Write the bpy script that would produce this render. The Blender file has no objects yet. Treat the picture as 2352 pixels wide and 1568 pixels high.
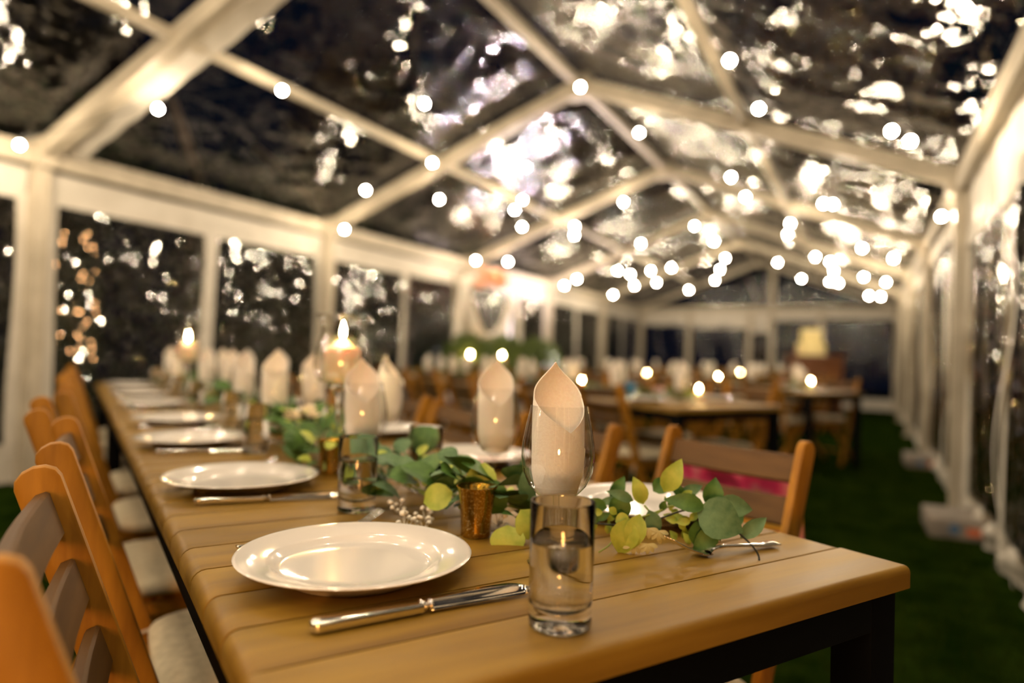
import bpy, bmesh, math, random
import numpy as np
from mathutils import Vector, Matrix, Euler
PI = math.pi
SC = bpy.context.scene
COL = SC.collection
RNG = random.Random(7)

# ------------------------------------------------------------------ camera
F, PIT, YAW, ROLL, ZC = 1570.0, .020, .479, .030, 1.005
fw = Vector((-math.sin(YAW)*math.cos(PIT), math.cos(YAW)*math.cos(PIT), math.sin(PIT)))
rr = Vector((math.cos(YAW), math.sin(YAW), 0)); uu = rr.cross(fw)
RT = math.cos(ROLL)*rr + math.sin(ROLL)*uu
UP = -math.sin(ROLL)*rr + math.cos(ROLL)*uu
cam_d = bpy.data.cameras.new('camera'); cam = bpy.data.objects.new('camera', cam_d); COL.objects.link(cam)
m = Matrix((RT, UP, -fw)).transposed().to_4x4(); m.translation = Vector((0, 0, ZC)); cam.matrix_world = m
cam_d.sensor_width = 36; cam_d.lens = F/2352*36; cam_d.clip_start = .03
cam_d.dof.use_dof = True; cam_d.dof.focus_distance = .80; cam_d.dof.aperture_fstop = 1.55; cam_d.dof.aperture_blades = 0
SC.camera = cam
# ------------------------------------------------------------------ world, exposure
SC.view_settings.view_transform = 'Standard'; SC.view_settings.look = 'None'
SC.view_settings.gamma = 1; SC.view_settings.use_curve_mapping = False
SC.view_settings.exposure = 1.35
w = bpy.data.worlds.new('night'); SC.world = w; w.use_nodes = True
w.node_tree.nodes['Background'].inputs[0].default_value = (.10, .22, .62, 1)
w.node_tree.nodes['Background'].inputs[1].default_value = .0045
cy = SC.cycles
cy.use_denoising = True; cy.max_bounces = 9; cy.diffuse_bounces = 3; cy.glossy_bounces = 4
cy.transmission_bounces = 8; cy.transparent_max_bounces = 24; cy.sample_clamp_indirect = 8
cy.caustics_reflective = False; cy.caustics_refractive = True; cy.blur_glossy = 1.0; cy.use_adaptive_sampling = True; cy.adaptive_threshold = .03; cy.use_light_tree = True

def light(name, kind, loc, energy, color, size=.2, rot=None, spot=None):
    l = bpy.data.lights.new(name, kind); l.energy = energy; l.color = color
    if kind in ('POINT', 'SPOT'): l.shadow_soft_size = size
    if kind == 'AREA': l.size = size
    if spot: l.spot_size = spot; l.spot_blend = .6
    o = bpy.data.objects.new(name, l); COL.objects.link(o); o.location = loc
    if rot: o.rotation_euler = rot
    return o
BULB = 300.0
# coloured party flood lamp by the left wall, pointing up to the roof
light('stage_lamp_light', 'SPOT', (-3.75, 10.35, .36), 330, (1, .80, .86), .08, tuple(Vector((-1.15, -1.05, 1.75)).to_track_quat('-Z', 'Y').to_euler()), 2.3)

# warm lantern glow from the table behind the camera
light('lantern_light', 'POINT', (.62, -1.15, .92), 38, (1, .45, .12), .14)

# ------------------------------------------------------------------ materials
def mat(name, base=(.8, .8, .8), rough=.5, metal=0., spec=.5, **kw):
    mt = bpy.data.materials.new(name); mt.use_nodes = True
    p = mt.node_tree.nodes['Principled BSDF']
    p.inputs['Base Color'].default_value = (*base, 1); p.inputs['Roughness'].default_value = rough
    p.inputs['Metallic'].default_value = metal; p.inputs['Specular IOR Level'].default_value = spec
    for k, v in kw.items():
        p.inputs[k.replace('_', ' ')].default_value = v
    return mt
def nd(mt, typ, **kw):
    n = mt.node_tree.nodes.new(typ)
    for k, v in kw.items():
        if k in n.inputs: n.inputs[k].default_value = v
        else: setattr(n, k, v)
    return n
def lk(mt, a, b): mt.node_tree.links.new(a, b)
def noise_color(mt, c1, c2, scale=(8, 8, 8), detail=4, lo=.3, hi=.7, bump=0., rnd=0., coord='Object', rough=None):
    p = mt.node_tree.nodes['Principled BSDF']
    tc = nd(mt, 'ShaderNodeTexCoord'); mp = nd(mt, 'ShaderNodeMapping'); mp.inputs['Scale'].default_value = scale
    lk(mt, tc.outputs[coord], mp.inputs['Vector'])
    vec = mp.outputs['Vector']
    if rnd:
        oi = nd(mt, 'ShaderNodeObjectInfo'); ad = nd(mt, 'ShaderNodeVectorMath', operation='ADD')
        sc = nd(mt, 'ShaderNodeMath', operation='MULTIPLY'); sc.inputs[1].default_value = 37
        lk(mt, oi.outputs['Random'], sc.inputs[0]); lk(mt, vec, ad.inputs[0]); lk(mt, sc.outputs[0], ad.inputs[1]); vec = ad.outputs[0]
    nz = nd(mt, 'ShaderNodeTexNoise'); nz.inputs['Scale'].default_value = 1; nz.inputs['Detail'].default_value = detail
    lk(mt, vec, nz.inputs['Vector'])
    mr = nd(mt, 'ShaderNodeMapRange'); mr.inputs[1].default_value = lo; mr.inputs[2].default_value = hi
    lk(mt, nz.outputs['Fac'], mr.inputs[0])
    mx = nd(mt, 'ShaderNodeMix', data_type='RGBA'); mx.inputs[6].default_value = (*c1, 1); mx.inputs[7].default_value = (*c2, 1)
    lk(mt, mr.outputs[0], mx.inputs[0]); out = mx.outputs[2]
    if rnd:
        hv = nd(mt, 'ShaderNodeHueSaturation'); m2 = nd(mt, 'ShaderNodeMapRange')
        m2.inputs[3].default_value = 1-rnd; m2.inputs[4].default_value = 1+rnd
        lk(mt, oi.outputs['Random'], m2.inputs[0]); lk(mt, m2.outputs[0], hv.inputs['Value']); lk(mt, out, hv.inputs['Color']); out = hv.outputs[0]
    lk(mt, out, p.inputs['Base Color'])
    if rough:
        m3 = nd(mt, 'ShaderNodeMapRange'); m3.inputs[3].default_value = rough[0]; m3.inputs[4].default_value = rough[1]
        lk(mt, nz.outputs['Fac'], m3.inputs[0]); lk(mt, m3.outputs[0], p.inputs['Roughness'])
    if bump:
        b = nd(mt, 'ShaderNodeBump'); b.inputs['Strength'].default_value = bump; b.inputs['Distance'].default_value = .002
        lk(mt, nz.outputs['Fac'], b.inputs['Height']); lk(mt, b.outputs[0], p.inputs['Normal'])
    return mt
def emis(name, color, strength):
    mt = bpy.data.materials.new(name); mt.use_nodes = True; nt = mt.node_tree; nt.nodes.clear()
    e = nt.nodes.new('ShaderNodeEmission'); e.inputs[0].default_value = (*color, 1); e.inputs[1].default_value = strength
    o = nt.nodes.new('ShaderNodeOutputMaterial'); nt.links.new(e.outputs[0], o.inputs[0]); return mt
def clear_film(name, ior=1.45, rough=.05, edge=None, scale=(6, 6, 6), bump=.5, dist=.01, tint=(.93, .94, .95), haze=0., hazecol=(.8, .8, .8), detail=3, gl=1.0, coord='Object', facet=None):
    """thin clear plastic or thin glass: lets light straight through, reflects by fresnel"""
    mt = bpy.data.materials.new(name); mt.use_nodes = True; nt = mt.node_tree; nt.nodes.clear()
    N = nt.nodes.new; L = nt.links.new
    tr = N('ShaderNodeBsdfTransparent'); tr.inputs[0].default_value = (*tint, 1)
    g = N('ShaderNodeBsdfGlossy'); g.inputs['Roughness'].default_value = rough; g.inputs['Color'].default_value = (gl, gl, gl, 1)
    fr = N('ShaderNodeFresnel'); fr.inputs['IOR'].default_value = ior
    ge = N('ShaderNodeNewGeometry'); mi = N('ShaderNodeMapRange'); mi.inputs[3].default_value = ior; mi.inputs[4].default_value = 1/ior
    L(ge.outputs['Backfacing'], mi.inputs[0]); L(mi.outputs[0], fr.inputs['IOR'])     # a thin sheet reflects alike from both sides
    if edge:
        lw_ = N('ShaderNodeLayerWeight'); lw_.inputs[0].default_value = .5; pw = N('ShaderNodeMath'); pw.operation = 'POWER'; pw.inputs[1].default_value = 3.2
        ec = N('ShaderNodeMix'); ec.data_type = 'RGBA'; ec.inputs[6].default_value = (*tint, 1); ec.inputs[7].default_value = (*edge, 1)
        L(lw_.outputs['Facing'], pw.inputs[0]); L(pw.outputs[0], ec.inputs[0]); L(ec.outputs[2], tr.inputs[0])
    mx = N('ShaderNodeMixShader'); o = N('ShaderNodeOutputMaterial')
    if bump:
        tc = N('ShaderNodeTexCoord'); mp = N('ShaderNodeMapping'); mp.inputs['Scale'].default_value = scale
        nz = N('ShaderNodeTexNoise'); nz.inputs['Scale'].default_value = 1; nz.inputs['Detail'].default_value = detail; nz.inputs['Distortion'].default_value = .6
        b = N('ShaderNodeBump'); b.inputs['Strength'].default_value = bump; b.inputs['Distance'].default_value = dist
        L(tc.outputs[coord], mp.inputs[0]); L(mp.outputs[0], nz.inputs['Vector']); L(nz.outputs['Fac'], b.inputs['Height'])
        L(b.outputs[0], g.inputs['Normal']); L(b.outputs[0], fr.inputs['Normal'])
    if facet:      # crinkled film: small flat facets, each tilted its own way
        fsc, amp = facet
        tc = N('ShaderNodeTexCoord'); mp = N('ShaderNodeMapping'); mp.inputs['Scale'].default_value = fsc
        vo = N('ShaderNodeTexVoronoi'); vo.inputs['Scale'].default_value = 1
        s1 = N('ShaderNodeVectorMath'); s1.operation = 'SUBTRACT'; s1.inputs[1].default_value = (.5, .5, .5)
        s2 = N('ShaderNodeVectorMath'); s2.operation = 'MULTIPLY'; s2.inputs[1].default_value = amp
        s3 = N('ShaderNodeVectorMath'); s4 = N('ShaderNodeVectorMath'); s4.operation = 'NORMALIZE'; gn = N('ShaderNodeNewGeometry')
        L(tc.outputs['Object'], mp.inputs[0]); L(mp.outputs[0], vo.inputs['Vector']); L(vo.outputs['Color'], s1.inputs[0]); L(s1.outputs[0], s2.inputs[0])
        L(s2.outputs[0], s3.inputs[0]); L(gn.outputs['Normal'], s3.inputs[1]); L(s3.outputs[0], s4.inputs[0]); L(s4.outputs[0], g.inputs['Normal'])
    L(fr.outputs[0], mx.inputs[0]); L(tr.outputs[0], mx.inputs[1]); L(g.outputs[0], mx.inputs[2]); out = mx.outputs[0]
    if haze:
        d = N('ShaderNodeBsdfDiffuse'); d.inputs[0].default_value = (*hazecol, 1); m2 = N('ShaderNodeMixShader'); m2.inputs[0].default_value = haze
        L(out, m2.inputs[1]); L(d.outputs[0], m2.inputs[2]); out = m2.outputs[0]
    L(out, o.inputs[0]); return mt
M = {}
M['plank'] = noise_color(mat('oiled_plank', rough=.42, spec=.28), (.155, .080, .007), (.29, .168, .022), (26, 2.2, 26), 6, .32, .68, bump=.25, rnd=.10, rough=(.32, .6))
M['edge_wood'] = M['plank']
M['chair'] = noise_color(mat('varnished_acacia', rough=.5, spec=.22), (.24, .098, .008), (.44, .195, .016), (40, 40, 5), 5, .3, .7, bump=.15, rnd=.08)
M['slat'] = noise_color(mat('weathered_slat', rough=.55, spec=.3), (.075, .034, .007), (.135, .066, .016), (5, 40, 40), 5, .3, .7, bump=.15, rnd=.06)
M['steel'] = mat('black_steel', (.0012, .0012, .0014), .65, .0, .10)
M['cloth'] = noise_color(mat('cushion_cotton', rough=.95, spec=.1), (.56, .48, .33), (.70, .61, .43), (60, 60, 60), 3, bump=.3)
M['napkin'] = noise_color(mat('napkin_linen', rough=.9, spec=.12, Subsurface_Weight=.08, Subsurface_Scale=.01), (.94, .86, .77), (.98, .92, .84), (300, 300, 300), 2, bump=.25)
M['china'] = mat('white_china', (.74, .70, .65), .12, 0, .55, Coat_Weight=.6, Coat_Roughness=.05)
M['silver'] = mat('silver_plate', (.90, .86, .80), .10, 1.)
M['alu'] = noise_color(mat('coated_aluminium', rough=.45, spec=.4), (.42, .37, .28), (.54, .48, .37), (6, 6, 6), 3, bump=0)
M['white_fabric'] = noise_color(mat('white_tarpaulin', rough=.55, spec=.4), (.60, .56, .48), (.70, .66, .58), (4, 4, 4), 3)
M['glass'] = mat('tumbler_glass', (1, 1, 1), .0, 0, .5, Transmission_Weight=1., IOR=1.42)
M['water'] = mat('water', (1, 1, 1), .0, 0, .5, Transmission_Weight=1., IOR=1.33)
M['thin_glass'] = clear_film('thin_glass', 1.9, .02, edge=(.10, .09, .08), bump=0, tint=(.96, .96, .95))
M['hurr_glass'] = clear_film('hurricane_glass', 2.3, .03, edge=(.45, .42, .36), scale=(30, 30, 10), bump=.15, dist=.003, tint=(.94, .93, .90))
M['roof'] = clear_film('roof_film', 1.6, .04, scale=(7, 4, 7), bump=1., dist=.045, detail=2.2, tint=(.90, .91, .92))
M['wall_film'] = clear_film('wall_film', 2.1, .012, facet=((80, 84, 62), (.1, .34, .50)), bump=0, tint=(.86, .87, .88))
M['back_film'] = clear_film('back_film', 1.35, .05, scale=(5, 5, 4), bump=.6, dist=.04, detail=2, tint=(.82, .83, .85))
M['curtain_film'] = clear_film('curtain_film', 1.7, .02, facet=((50, 56, 34), (.1, .35, .55)), bump=0, tint=(.66, .62, .56), haze=.004, hazecol=(.7, .62, .5))
M['bulb'] = emis('bulb_glow', (1, .80, .56), BULB)
M['flame'] = emis('flame_glow', (1, .62, .24), 260)
M['fairy'] = emis('fairy_glow', (1, .50, .20), 32)
M['wax'] = mat('ivory_wax', (.88, .74, .50), .45, 0, .4, Subsurface_Weight=.6, Subsurface_Scale=.03)
M['track'] = mat('dark_track', (.06, .045, .02), .6)
M['black_plastic'] = mat('black_plastic', (.01, .01, .01), .5)
M['rope'] = mat('cotton_tie', (.6, .52, .4), .9)
M['leaf_dark'] = noise_color(mat('leaf_dark', rough=.5, spec=.35), (.035, .095, .014), (.085, .18, .032), (60, 60, 60), 3, bump=.3)
M['leaf_blue'] = noise_color(mat('leaf_blue', rough=.6, spec=.3), (.065, .14, .060), (.13, .22, .10), (80, 80, 80), 3, bump=.4)
M['leaf_light'] = noise_color(mat('leaf_light', rough=.45, spec=.35, Subsurface_Weight=.15, Subsurface_Scale=.01), (.26, .36, .04), (.46, .52, .09), (60, 60, 60), 3, bump=.2)
M['leaf_cream'] = mat('leaf_cream', (.50, .46, .22), .6)
M['stem_green'] = mat('stem_green', (.20, .27, .05), .5)
M['stem_black'] = mat('stem_black', (.01, .015, .01), .5)
M['petal'] = mat('petal_cream', (.74, .62, .40), .7); M['petal_pink'] = mat('petal_pink', (.75, .42, .36), .7)
M['petal_white'] = mat('petal_white', (.8, .74, .62), .7)
M['cake'] = mat('butter_icing', (.86, .74, .36), .6); M['drape'] = mat('chiffon', (.90, .84, .76), .8, Subsurface_Weight=.1)
M['crate'] = noise_color(mat('dark_stained_wood', rough=.5), (.10, .035, .010), (.20, .075, .022), (3, 3, 40), 4)
M['concrete'] = noise_color(mat('painted_weight', rough=.8), (.16, .14, .12), (.30, .25, .20), (9, 9, 9), 4)
M['bark'] = noise_color(mat('bark', rough=.9), (.10, .07, .05), (.24, .18, .14), (9, 9, 30), 4)
M['pale_bark'] = noise_color(mat('pale_bark', rough=.9), (.42, .30, .23), (.62, .46, .36), (9, 9, 30), 4)
M['hedge'] = noise_color(mat('hedge_leaf', rough=.5, spec=.4), (.012, .022, .010), (.045, .060, .028), (3, 3, 3), 2)
M['arch_leaf'] = noise_color(mat('arch_leaf', rough=.5), (.05, .09, .015), (.16, .22, .04), (9, 9, 9), 2)
M['peach'] = mat('peach_petal', (.85, .38, .22), .7)
M['tree_leaf'] = noise_color(mat('tree_leaf', rough=.8), (.016, .010, .008), (.035, .022, .016), (3, 3, 3), 2)
M['grass'] = noise_color(mat('grass_blade', rough=.9, spec=.0), (.007, .018, .001), (.034, .050, .004), (2.5, 2.5, 2.5), 4)
M['lawn'] = noise_color(mat('lawn_soil', rough=1., spec=.0), (.004, .012, .001), (.016, .030, .003), (5, 5, 5), 6, .35, .65)
def gold_mat():
    mt = bpy.data.materials.new('mercury_gold'); mt.use_nodes = True; nt = mt.node_tree; p = nt.nodes['Principled BSDF']
    p.inputs['Metallic'].default_value = .95; p.inputs['Roughness'].default_value = .16
    v = nt.nodes.new('ShaderNodeTexVoronoi'); v.inputs['Scale'].default_value = 420; tc = nt.nodes.new('ShaderNodeTexCoord')
    nt.links.new(tc.outputs['Object'], v.inputs['Vector'])
    cr = nt.nodes.new('ShaderNodeValToRGB'); cr.color_ramp.elements[0].color = (1, .86, .48, 1); cr.color_ramp.elements[0].position = .20
    cr.color_ramp.elements[1].color = (.36, .20, .018, 1); cr.color_ramp.elements[1].position = .30
    nt.links.new(v.outputs['Distance'], cr.inputs[0]); nt.links.new(cr.outputs[0], p.inputs['Base Color'])
    b = nt.nodes.new('ShaderNodeBump'); b.inputs['Strength'].default_value = .5; b.inputs['Distance'].default_value = .001
    nt.links.new(cr.outputs[0], b.inputs['Height']); nt.links.new(b.outputs[0], p.inputs['Normal']); return mt
M['gold'] = gold_mat()
def scarf_mat():
    mt = mat('painted_cotton', rough=.85); nt = mt.node_tree; p = nt.nodes['Principled BSDF']
    tc = nt.nodes.new('ShaderNodeTexCoord'); nz = nt.nodes.new('ShaderNodeTexNoise'); nz.inputs['Scale'].default_value = 9
    cr = nt.nodes.new('ShaderNodeValToRGB'); e = cr.color_ramp.elements
    e[0].position = .36; e[0].color = (.30, .01, .05, 1); e[1].position = .46; e[1].color = (.75, .04, .16, 1)
    for ps, c in ((.54, (.78, .22, .28, 1)), (.60, (.85, .38, .03, 1)), (.68, (.88, .50, .06, 1))): x = e.new(ps); x.color = c
    nt.links.new(tc.outputs['Object'], nz.inputs['Vector']); nt.links.new(nz.outputs['Fac'], cr.inputs[0]); nt.links.new(cr.outputs[0], p.inputs['Base Color']); return mt
M['scarf'] = scarf_mat()

# ------------------------------------------------------------------ mesh helpers
class B:
    def __init__(s): s.v = []; s.f = []
    def add(s, vs, fs, mt=None):
        o = len(s.v)
        s.v += [tuple(mt @ Vector(v)) if mt else tuple(v) for v in vs]; s.f += [tuple(i+o for i in f) for f in fs]; return s
    def box(s, x0, x1, y0, y1, z0, z1, mt=None):
        return s.add([(x, y, z) for x in (x0, x1) for y in (y0, y1) for z in (z0, z1)],
                     [(0, 1, 3, 2), (4, 6, 7, 5), (0, 4, 5, 1), (2, 3, 7, 6), (0, 2, 6, 4), (1, 5, 7, 3)], mt)
    def lathe(s, prof, n=32, mt=None, closed=False, sx=1., sy=1.):
        vs = []; fs = []; k = len(prof)
        for i in range(n):
            a = 2*PI*i/n
            for r, z in prof: vs.append((r*math.cos(a)*sx, r*math.sin(a)*sy, z))
        for i in range(n):
            j = (i+1) % n
            for q in range(k if closed else k-1):
                q2 = (q+1) % k
                fs.append((i*k+q, j*k+q, j*k+q2, i*k+q2))
        return s.add(vs, fs, mt)
    def tube(s, pts, r, n=8, cap=True):
        pts = [Vector(p) for p in pts]; rs = r if isinstance(r, (list, tuple)) else [r]*len(pts)
        vs = []; fs = []; ref = Vector((0, 0, 1))
        for i, p in enumerate(pts):
            t = (pts[min(i+1, len(pts)-1)]-pts[max(i-1, 0)]).normalized()
            if abs(t.dot(ref)) > .95: ref = Vector((1, .1, 0))
            a = t.cross(ref).normalized(); b_ = t.cross(a).normalized()
            for k in range(n):
                an = 2*PI*k/n; vs.append(p+(a*math.cos(an)+b_*math.sin(an))*rs[i])
        for i in range(len(pts)-1):
            for k in range(n): fs.append((i*n+k, i*n+(k+1) % n, (i+1)*n+(k+1) % n, (i+1)*n+k))
        if cap: fs.append(tuple(range(n-1, -1, -1))); fs.append(tuple((len(pts)-1)*n+k for k in range(n)))
        return s.add(vs, fs)
    def grid(s, fn, nu, nv, mt=None, wrap=False):
        vs = [fn(i/nu, j/nv) for i in range(nu+1) for j in range(nv+1)]; fs = []
        for i in range(nu):
            for j in range(nv): a_ = i*(nv+1)+j; fs.append((a_, a_+nv+1, a_+nv+2, a_+1))
        return s.add(vs, fs, mt)
    def prism(s, prof, axis, d0, d1, mt=None):
        """profile of 2d points extruded along axis 'x','y' or 'z'"""
        def P(u, v, d): return {'x': (d, u, v), 'y': (u, d, v), 'z': (u, v, d)}[axis]
        k = len(prof); vs = [P(u, v, d0) for u, v in prof]+[P(u, v, d1) for u, v in prof]
        fs = [(i, (i+1) % k, k+(i+1) % k, k+i) for i in range(k)]+[tuple(range(k-1, -1, -1)), tuple(range(k, 2*k))]
        return s.add(vs, fs, mt)
    def mesh(s, name, m_, smooth=False, fix=True, auto=None):
        me = bpy.data.meshes.new(name); me.from_pydata([tuple(v) for v in s.v], [], s.f)
        if fix:
            bm = bmesh.new(); bm.from_mesh(me); bmesh.ops.remove_doubles(bm, verts=bm.verts, dist=1e-6)
            bmesh.ops.recalc_face_normals(bm, faces=bm.faces); bm.to_mesh(me); bm.free()
        if smooth: me.polygons.foreach_set('use_smooth', [True]*len(me.polygons))
        if auto: me.set_sharp_from_angle(angle=auto)
        me.materials.append(m_); me.update(); return me
def put(name, me, parent=None, loc=(0, 0, 0), rot=(0, 0, 0), scale=(1, 1, 1)):
    o = bpy.data.objects.new(name, me); COL.objects.link(o); o.location = loc; o.rotation_euler = rot; o.scale = scale
    if parent: o.parent = parent
    return o
def tag(o, label=None, cat=None, group=None, kind=None):
    for k, v in (('label', label), ('category', cat), ('group', group), ('kind', kind)):
        if v: o[k] = v
    return o
def thing(name, label, cat, loc=(0, 0, 0), rotz=0, group=None, kind=None):
    return tag(put(name, None, None, loc, (0, 0, rotz)), label, cat, group, kind)
def bevel(o_me, w_, seg=2, ang=.6):
    bm = bmesh.new(); bm.from_mesh(o_me)
    es = [e for e in bm.edges if len(e.link_faces) == 2 and e.calc_face_angle(0) > ang]
    bmesh.ops.bevel(bm, geom=es, offset=w_, segments=seg, profile=.5, affect='EDGES', clamp_overlap=True); bm.to_mesh(o_me); bm.free()
    o_me.polygons.foreach_set('use_smooth', [True]*len(o_me.polygons)); o_me.set_sharp_from_angle(angle=.7); return o_me
def dup(root, loc, rotz, label, group=None, scale=None):
    r = root.copy(); COL.objects.link(r); r.location = loc; r.rotation_euler = (0, 0, rotz); r['label'] = label
    if group: r['group'] = group
    if scale: r.scale = (scale,)*3
    for ch in root.children:
        c = ch.copy(); COL.objects.link(c); c.parent = r
        for g in ch.children:
            d = g.copy(); COL.objects.link(d); d.parent = c
    return r
ORD = ['first', 'second', 'third', 'fourth', 'fifth', 'sixth', 'seventh', 'eighth', 'ninth', 'tenth', 'eleventh', 'twelfth']

# table frame: s along the table away from the camera, t to the left across it
TY = 1.047; A0 = Vector((.058, 1.028)); av = Vector((-math.sin(TY), math.cos(TY))); bv = Vector((-av.y, av.x))
RZ = math.atan2(av.y, av.x)
def T(s, t, z=0.): q = A0+av*s+bv*t; return Vector((q.x, q.y, z))
def pix_dir(x, y): return fw+RT*((x-1176)/F)-UP*((y-784)/F)
def at_depth(x, y, d): return Vector((0, 0, ZC))+pix_dir(x, y)*d

# ------------------------------------------------------------------ marquee geometry
XL, XR, HE, HR, LB, Y1 = -5.248, .58, 2.334, 3.451, 2.941, 5.677
XM = (XL+XR)/2
AY = [Y1+(i-1)*LB for i in range(-2, 6)]     # arches, the last one is the far gable
YF = AY[-1]
# lawn
g = B().grid(lambda u, v: (-16+30*u, -6+36*v, 0), 1, 1).mesh('floor', M['lawn'])
tag(put('floor', g), 'dark green lawn under and around the marquee', None, None, 'structure')
rs = np.random.RandomState(3)
nb = 46000
gx = rs.uniform(-1.3, .56, nb); gy = 1.2+rs.uniform(0, 1, nb)**1.3*8; ang = rs.uniform(0, 2*PI, nb); hh = rs.uniform(.012, .032, nb)
wv = rs.uniform(.0015, .003, nb); ln = rs.uniform(-.012, .012, (nb, 2))
V = np.zeros((nb, 3, 3)); V[:, 0] = np.stack([gx-np.cos(ang)*wv, gy-np.sin(ang)*wv, 0*gx], 1); V[:, 1] = np.stack([gx+np.cos(ang)*wv, gy+np.sin(ang)*wv, 0*gx], 1)
V[:, 2] = np.stack([gx+ln[:, 0], gy+ln[:, 1], hh], 1)
me = bpy.data.meshes.new('grass'); me.from_pydata(V.reshape(-1, 3).tolist(), [], np.arange(nb*3).reshape(-1, 3).tolist()); me.materials.append(M['grass'])
tag(put('grass', me), 'short green grass blades of the lawn beside the tables', 'grass', None, 'stuff')

frame = thing('marquee_frame', 'beige aluminium frame of the clear marquee', 'frame', kind='structure')
def beam_mesh(p, q, w_, h_, m_=None):
    p = Vector(p); q = Vector(q); d = (q-p); L_ = d.length; d.normalize()
    up = Vector((0, 0, 1)) if abs(d.z) < .9 else Vector((0, 1, 0))
    side = d.cross(up).normalized(); up2 = side.cross(d)
    mt = Matrix((side, up2, d)).transposed().to_4x4(); mt.translation = p
    prof = [(-w_/2, -h_/2), (-w_*.18, -h_/2), (-w_*.15, -h_*.42), (w_*.15, -h_*.42), (w_*.18, -h_/2), (w_/2, -h_/2), (w_/2, h_/2), (-w_/2, h_/2)]
    b_ = B().prism(prof, 'z', 0, L_); b_.v = [tuple(mt @ Vector(v)) for v in b_.v]
    return b_.mesh('beam', m_ or M['alu'])
def beam(name, p, q, w_=.10, h_=.12, parent=frame, m_=None): return put(name, beam_mesh(p, q, w_, h_, m_), parent)
plate_me = B().box(-.09, .09, -.07, .07, 0, .012).mesh('base_plate', M['alu'])
joint_me = B().box(-.10, .10, -.065, .065, -.10, .10).mesh('joint', M['alu'])
for i, y in enumerate(AY):
    for x in (XL, XR):
        beam('post', (x, y, 0), (x, y, HE+.04), .11, .10)
        put('base_plate', plate_me, frame, (x, y, 0))
    beam('rafter', (XL, y, HE), (XM, y, HR), .10, .12); beam('rafter', (XR, y, HE), (XM, y, HR), .10, .12)
    put('ridge_joint', joint_me, frame, (XM, y, HR-.02)); put('eave_joint', joint_me, frame, (XL, y, HE)); put('eave_joint', joint_me, frame, (XR, y, HE))
    if i < len(AY)-1:
        y2 = AY[i+1]
        beam('eave_beam', (XL, y+.06, HE-.02), (XL, y2-.06, HE-.02), .10, .14); beam('eave_beam', (XR, y+.06, HE-.02), (XR, y2-.06, HE-.02), .10, .14)
        beam('ridge_beam', (XM, y+.06, HR), (XM, y2-.06, HR), .07, .07)
        for sx in (XL, XR): beam('purlin', ((sx+XM)/2, y+.05, (HE+HR)/2), ((sx+XM)/2, y2-.05, (HE+HR)/2), .06, .06)
# gable end: tie beam, mullions
beam('tie_beam', (XL+.06, YF, HE-.04), (XR-.06, YF, HE-.04), .08, .12)
for x in (-4.0, -2.55, XM+.3, -.95):
    beam('mullion', (x, YF, 0), (x, YF, HE-.1 if x != XM+.3 else HR-.1), .12, .10)
# fabric strip beside the nearest visible rafter
fs = B()
yn = AY[2]
for (xa, za), (xb, zb) in (((XL+.1, HE+.02), (XM, HR-.02)),):
    fs.grid(lambda u, v: (xa+(xb-xa)*u, yn+.06+.17*v, za+(zb-za)*u+.03-.05*v+.006*math.sin(u*60+v*3)), 60, 6)
tag(put('trim_1', fs.mesh('trim', M['white_fabric'], True, fix=False)), 'white fabric flap stretched along the nearest sloping roof beam', None, None, 'structure')

# roof film, one sheet per bay and slope, slightly sagging
ceil_ = thing('ceiling', 'clear plastic roof sheets of the marquee reflecting the bulbs', None, kind='structure')
def roof_sheet(x_e, y0, y1):
    def fn(u, v):
        x = x_e+(XM-x_e)*u; z = HE+.075+(HR-HE)*u; y = y0+.03+(y1-y0-.06)*v
        sag = .05*math.sin(PI*v)*math.sin(PI*u)
        return (x, y, z+.03-sag+.010*math.sin(23*u+5*math.sin(v*4+y0))*math.sin(PI*v)+.006*math.sin(31*v+7*u))
    return B().grid(fn, 40, 30).mesh('roof_panel', M['roof'], True, fix=False)
for i in range(len(AY)-1):
    for x in (XL, XR): put('roof_panel', roof_sheet(x, AY[i], AY[i+1]), ceil_)

# left wall: clear panels between white valance, hems and seams
def wall_panel(x, y0, y1, z0, z1, amp, k, ph, m_, nu=50, nv=40, jit=0):
    def fn(u, v):
        y = y0+(y1-y0)*u; z = z0+(z1-z0)*v
        d = amp*(math.sin(k*u+ph+1.3*math.sin(3*v+ph))+.5*math.sin(2.3*k*u+4*v+ph*2)+.5*math.sin(7*v+3*u+ph))
        return (x+d*min(1, 6*(1-v)+.25), y+jit*math.sin(6*v+ph), z)
    return B().grid(fn, nu, nv).mesh('clear_panel', m_, True, fix=False)
for i in range(len(AY)-1):
    y0, y1 = AY[i]+.06, AY[i+1]-.06
    wl = thing('wall_left', None, None, kind='structure')
    ym = (y0+y1)/2
    for n, (a_, c_) in enumerate(((y0, ym), (ym, y1))):
        put('clear_panel', wall_panel(XL-.05, a_, c_, .26, 2.02, .006, 9, i*1.7+n, M['wall_film'], jit=0), wl)
        put('seam', wall_panel(XL-.045, c_-.07, c_+.07, .02, 2.05, .007, 1.5, i+n*2.1, M['white_fabric'], 4, 24, jit=.012), wl)
    put('seam', wall_panel(XL-.045, y0, y0+.10, .02, 2.05, .006, 1.5, i*3.1, M['white_fabric'], 4, 24, jit=.01), wl)
    put('valance', wall_panel(XL-.04, y0, y1, 2.0, 2.25, .006, 14, i, M['white_fabric'], 60, 6), wl)
    put('hem', wall_panel(XL-.04, y0, y1, .01, .28, .012, 16, i*2., M['white_fabric'], 60, 6), wl)
    put('curtain_rail', B().box(XL-.06, XL-.015, y0, y1, 2.232, 2.252).mesh('rail', M['track']), wl)
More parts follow.
